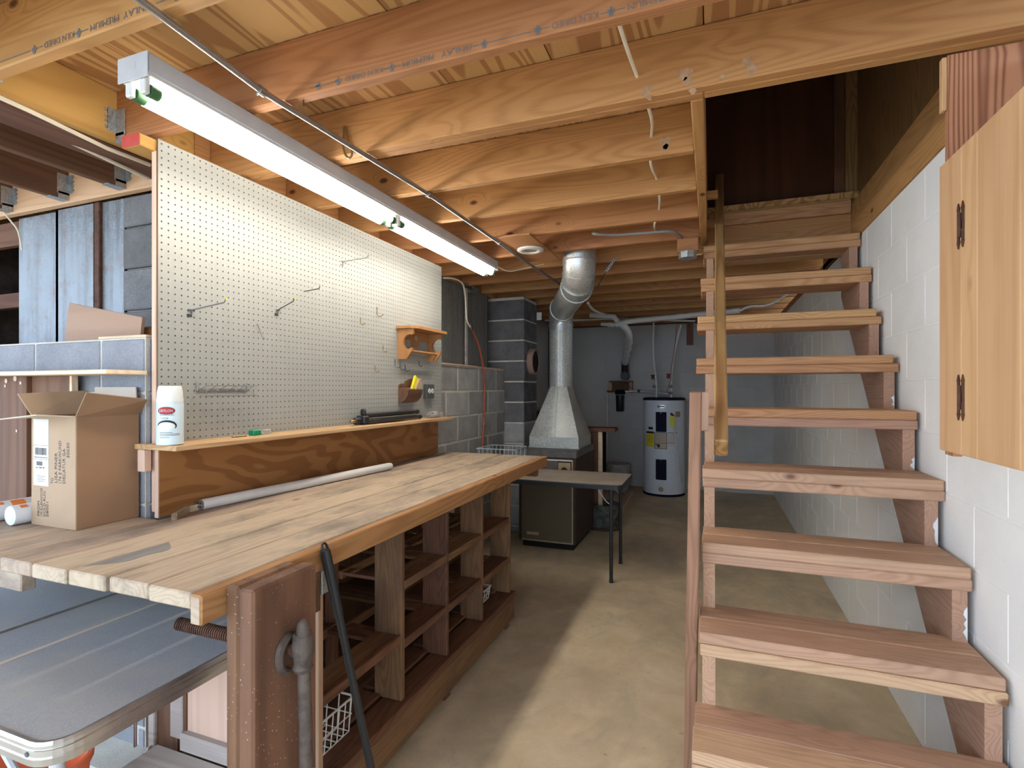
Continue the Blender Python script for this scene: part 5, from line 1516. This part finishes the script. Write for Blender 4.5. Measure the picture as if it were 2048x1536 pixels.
mk('canister', MB().lathe((fc.x, 7.60, P(1240, 823, y=7.6).z), [(.045, 0), (.055, .012), (.06, .20), (.062, .235)], 22), 'black', fb, smooth=True)
lz_ = P(1240, 783, y=7.6).z
mk('supply_pipe', T([P(1214, 783, y=7.6), P(1228, 783, y=7.6)], .013, 8), 'copper', fb)
sp_ = pipe_thing('filter_pipe', [P(1250, 783, y=7.6), P(1275, 782, y=7.6), P(1300, 784, y=7.55), P(1325, 787, y=7.42), P(1338, 788, y=7.38)], 'white pipe from the filter to the heater top', r=.012)
mk('valve', MB().lathe(P(1278, 785, y=7.6), [(.018, 0), (.022, .02), (.03, .04)], 10), 'copper', sp_)
pipe_thing('down_pipe', [P(1214, 781, y=7.66), P(1214, 860, y=7.66), P(1213, 945, y=7.66)], 'white pipe running down the grey wall from the filter', r=.014)

# PVC drain under the far joists
dn = empty('drain_pipe', P(1240, 660, y=7.4), 'white plastic drain pipes under the far joists', 'pipe')
Yd = 6.15
mk('pipe', T([P(1180, 630, y=Yd), P(1214, 632, y=Yd), P(1228, 634, y=Yd), P(1236, 644, y=Yd)], .032, 14), 'pvc', dn, smooth=True)
mk('pipe', T([P(1202, 648, y=Yd + .1), P(1232, 650, y=Yd + .1)], .022, 12), 'pvc', dn, smooth=True)
mk('coupling', T([P(1216, 649, y=Yd + .1), P(1228, 650, y=Yd + .1)], .029, 12), 'pvc', dn, smooth=True)
mk('tee', T([P(1232, 650, y=Yd), P(1244, 646, y=Yd), P(1258, 642, y=Yd)], .034, 14), 'pvc', dn, smooth=True)
mk('long_pipe', T([P(1254, 643, y=Yd), P(1400, 629, y=Yd), P(1480, 621, y=Yd)], .031, 14), 'pvc', dn, smooth=True)
mk('elbow', T(smoothpath([P(1240, 648, y=Yd), P(1249, 654, y=Yd), P(1255, 662, y=Yd + .06), P(1258, 674, y=Yd + .2), P(1257, 686, y=Yd + .45)], 4), .042, 16), 'pvc', dn, smooth=True)
mk('drop_pipe', T([P(1257, 680, y=6.5), P(1256, 692, y=6.9), P(1252, 712, y=7.3), P(1250, 726, y=7.5)], .046, 16), 'pvc', dn, smooth=True)
for (px_, py_, yy) in ((1257, 684, 6.65), (1255, 697, 7.0), (1252, 710, 7.28)):
    c_ = P(px_, py_, y=yy); q_ = Vector((-.02, .4, -.35)).normalized() * .02; mk('coupling', T([c_ - q_, c_ + q_], .054, 16), 'pvc', dn, smooth=True)
c0, c1 = P(1250, 722, y=7.5), P(1250, 752, y=7.56)
mk('rubber_sleeve', T([c0, c1], .052, 16), 'black', dn, smooth=True)
mk('rubber_cap', T([c1 + Vector((0, -.07, .0)), c1 + Vector((0, .08, 0))], .056, 16), 'black', dn, smooth=True)
pipe_thing('thin_pipe', [P(1090, 641, y=6.4), P(1160, 640, y=6.4), P(1240, 638, y=6.4), P(1390, 642, y=6.4)], 'thin white pipe along the top of the grey wall', r=.010)
vp = pipe_thing('standing_pipe', [Vector((P(1578, 600, y=7.5).x, 7.5, JZ0 - .01)), Vector((P(1578, 600, y=7.5).x, 7.5, 1.9)), Vector((P(1578, 746, y=7.5).x, 7.5, P(1578, 746, y=7.5).z))], 'white vertical pipe at the far corner seen through the stairs', r=.036)
pipe_thing('corner_cable', [P(1478, 622, y=5.38), P(1500, 613, y=5.38), P(1540, 609, y=5.38), Vector((P(1590, 600, y=5.38).x, 5.38, JZ0 + .001))], 'white cable sagging beneath the far joists behind the stairs', 'cable', r=.012)
wb_ = P(1381, 665, y=7.2)
mk('hanging_block', B(wb_.x - .04, wb_.x + .04, 6.985, 7.027, P(1381, 690, y=7.0).z, JZ0 - .0005, c=.003), 'darkZ', None, 'short dark wood block hanging from a far joist', 'block')

# ================================================================== THINGS BY THE FURNACE
bk_ = P(1204, 1066, z=0)
pbk = empty('paint_bucket', bk_, 'rusty paint-stained metal pail beside the furnace', 'bucket')
rb = .145
bx_, by_ = P(1203, 1062, z=0).x, P(1203, 1062, z=0).y + rb
mk('pail', MB().lathe((bx_, by_, 0), [(rb + .02, 0), (rb + .02, .02), (rb, .03), (rb, .235), (rb + .008, .24), (rb + .008, .25), (rb - .01, .25), (rb - .012, .20)], 28), 'paintgreen', pbk, smooth=True)
mk('rust_base', MB().lathe((bx_, by_, 0), [(rb + .023, 0), (rb + .025, .012), (rb + .022, .022)], 28), 'rust', pbk)
mk('contents', MB().lathe((bx_, by_, .19), [(rb - .013, 0), (rb - .013, .012)], 24), 'crawl', pbk)
ps = empty('prop_stand', (bx_, by_ + .05, .203), 'wooden prop with a plank top standing in the paint pail', 'stand')
pz_ = P(1205, 862, y=by_ + .05).z
px0 = P(1198, 900, y=by_ + .05).x; px1 = P(1206, 900, y=by_ + .05).x
mk('post', B(px0, px1, by_ + .0, by_ + .04, .203, pz_ - .001, c=.003), 'paleX', ps)
mk('post', B(px0 - .085, px0 - .003, by_ + .005, by_ + .04, .203, pz_ - .001, c=.003), 'darkZ', ps)
mk('plank_top', B(P(1180, 855, y=by_).x - .05, P(1232, 855, y=by_).x, by_ - .06, by_ + .12, pz_, pz_ + .04, c=.004), 'brownX', ps)
wbk = P(1237, 985, z=0)
pl = empty('lidded_bucket', (wbk.x, 7.35, 0), 'dirty white lidded bucket against the grey wall', 'bucket')
wx = P(1237, 940, y=7.3).x
mk('pail', MB().lathe((wx, 7.3, 0), [(.135, 0), (.155, .30), (.165, .31), (.165, .33), (.158, .335)], 28), 'bucketgrey', pl, smooth=True)
mk('lid', MB().lathe((wx, 7.3, .335), [(.168, 0), (.17, .03), (.16, .045), (.14, .05), (.135, .042)], 28), 'bucketgrey', pl, smooth=True)
a_, b_ = P(1232, 1035, z=.0), P(1262, 985, z=.0)
for k, (p_, q_, lab_) in enumerate(((P(1236, 1030, z=0), P(1263, 985, z=0), 'pale lumber scrap on the floor, right one of a pair'), (P(1205, 1012, z=0), P(1240, 990, z=0), 'pale lumber scrap on the floor, left one of a pair'))):
    u = (q_ - p_); w_ = Vector((-u.y, u.x, 0)).normalized() * .022
    mk('lumber_scrap', MB().prism([p_ - w_, p_ + w_, q_ + w_, q_ - w_], (0, 0, .035)), 'paleX', None, lab_, 'lumber', 'lumber scraps behind the pail')
mk('leaning_sheet', B(P(1205, 900, y=7.5).x, P(1212, 900, y=7.5).x, 7.48, 7.50, 0, P(1208, 862, y=7.5).z), 'navy', None, 'narrow dark sheet standing against the far wall by the pipe', 'sheet')
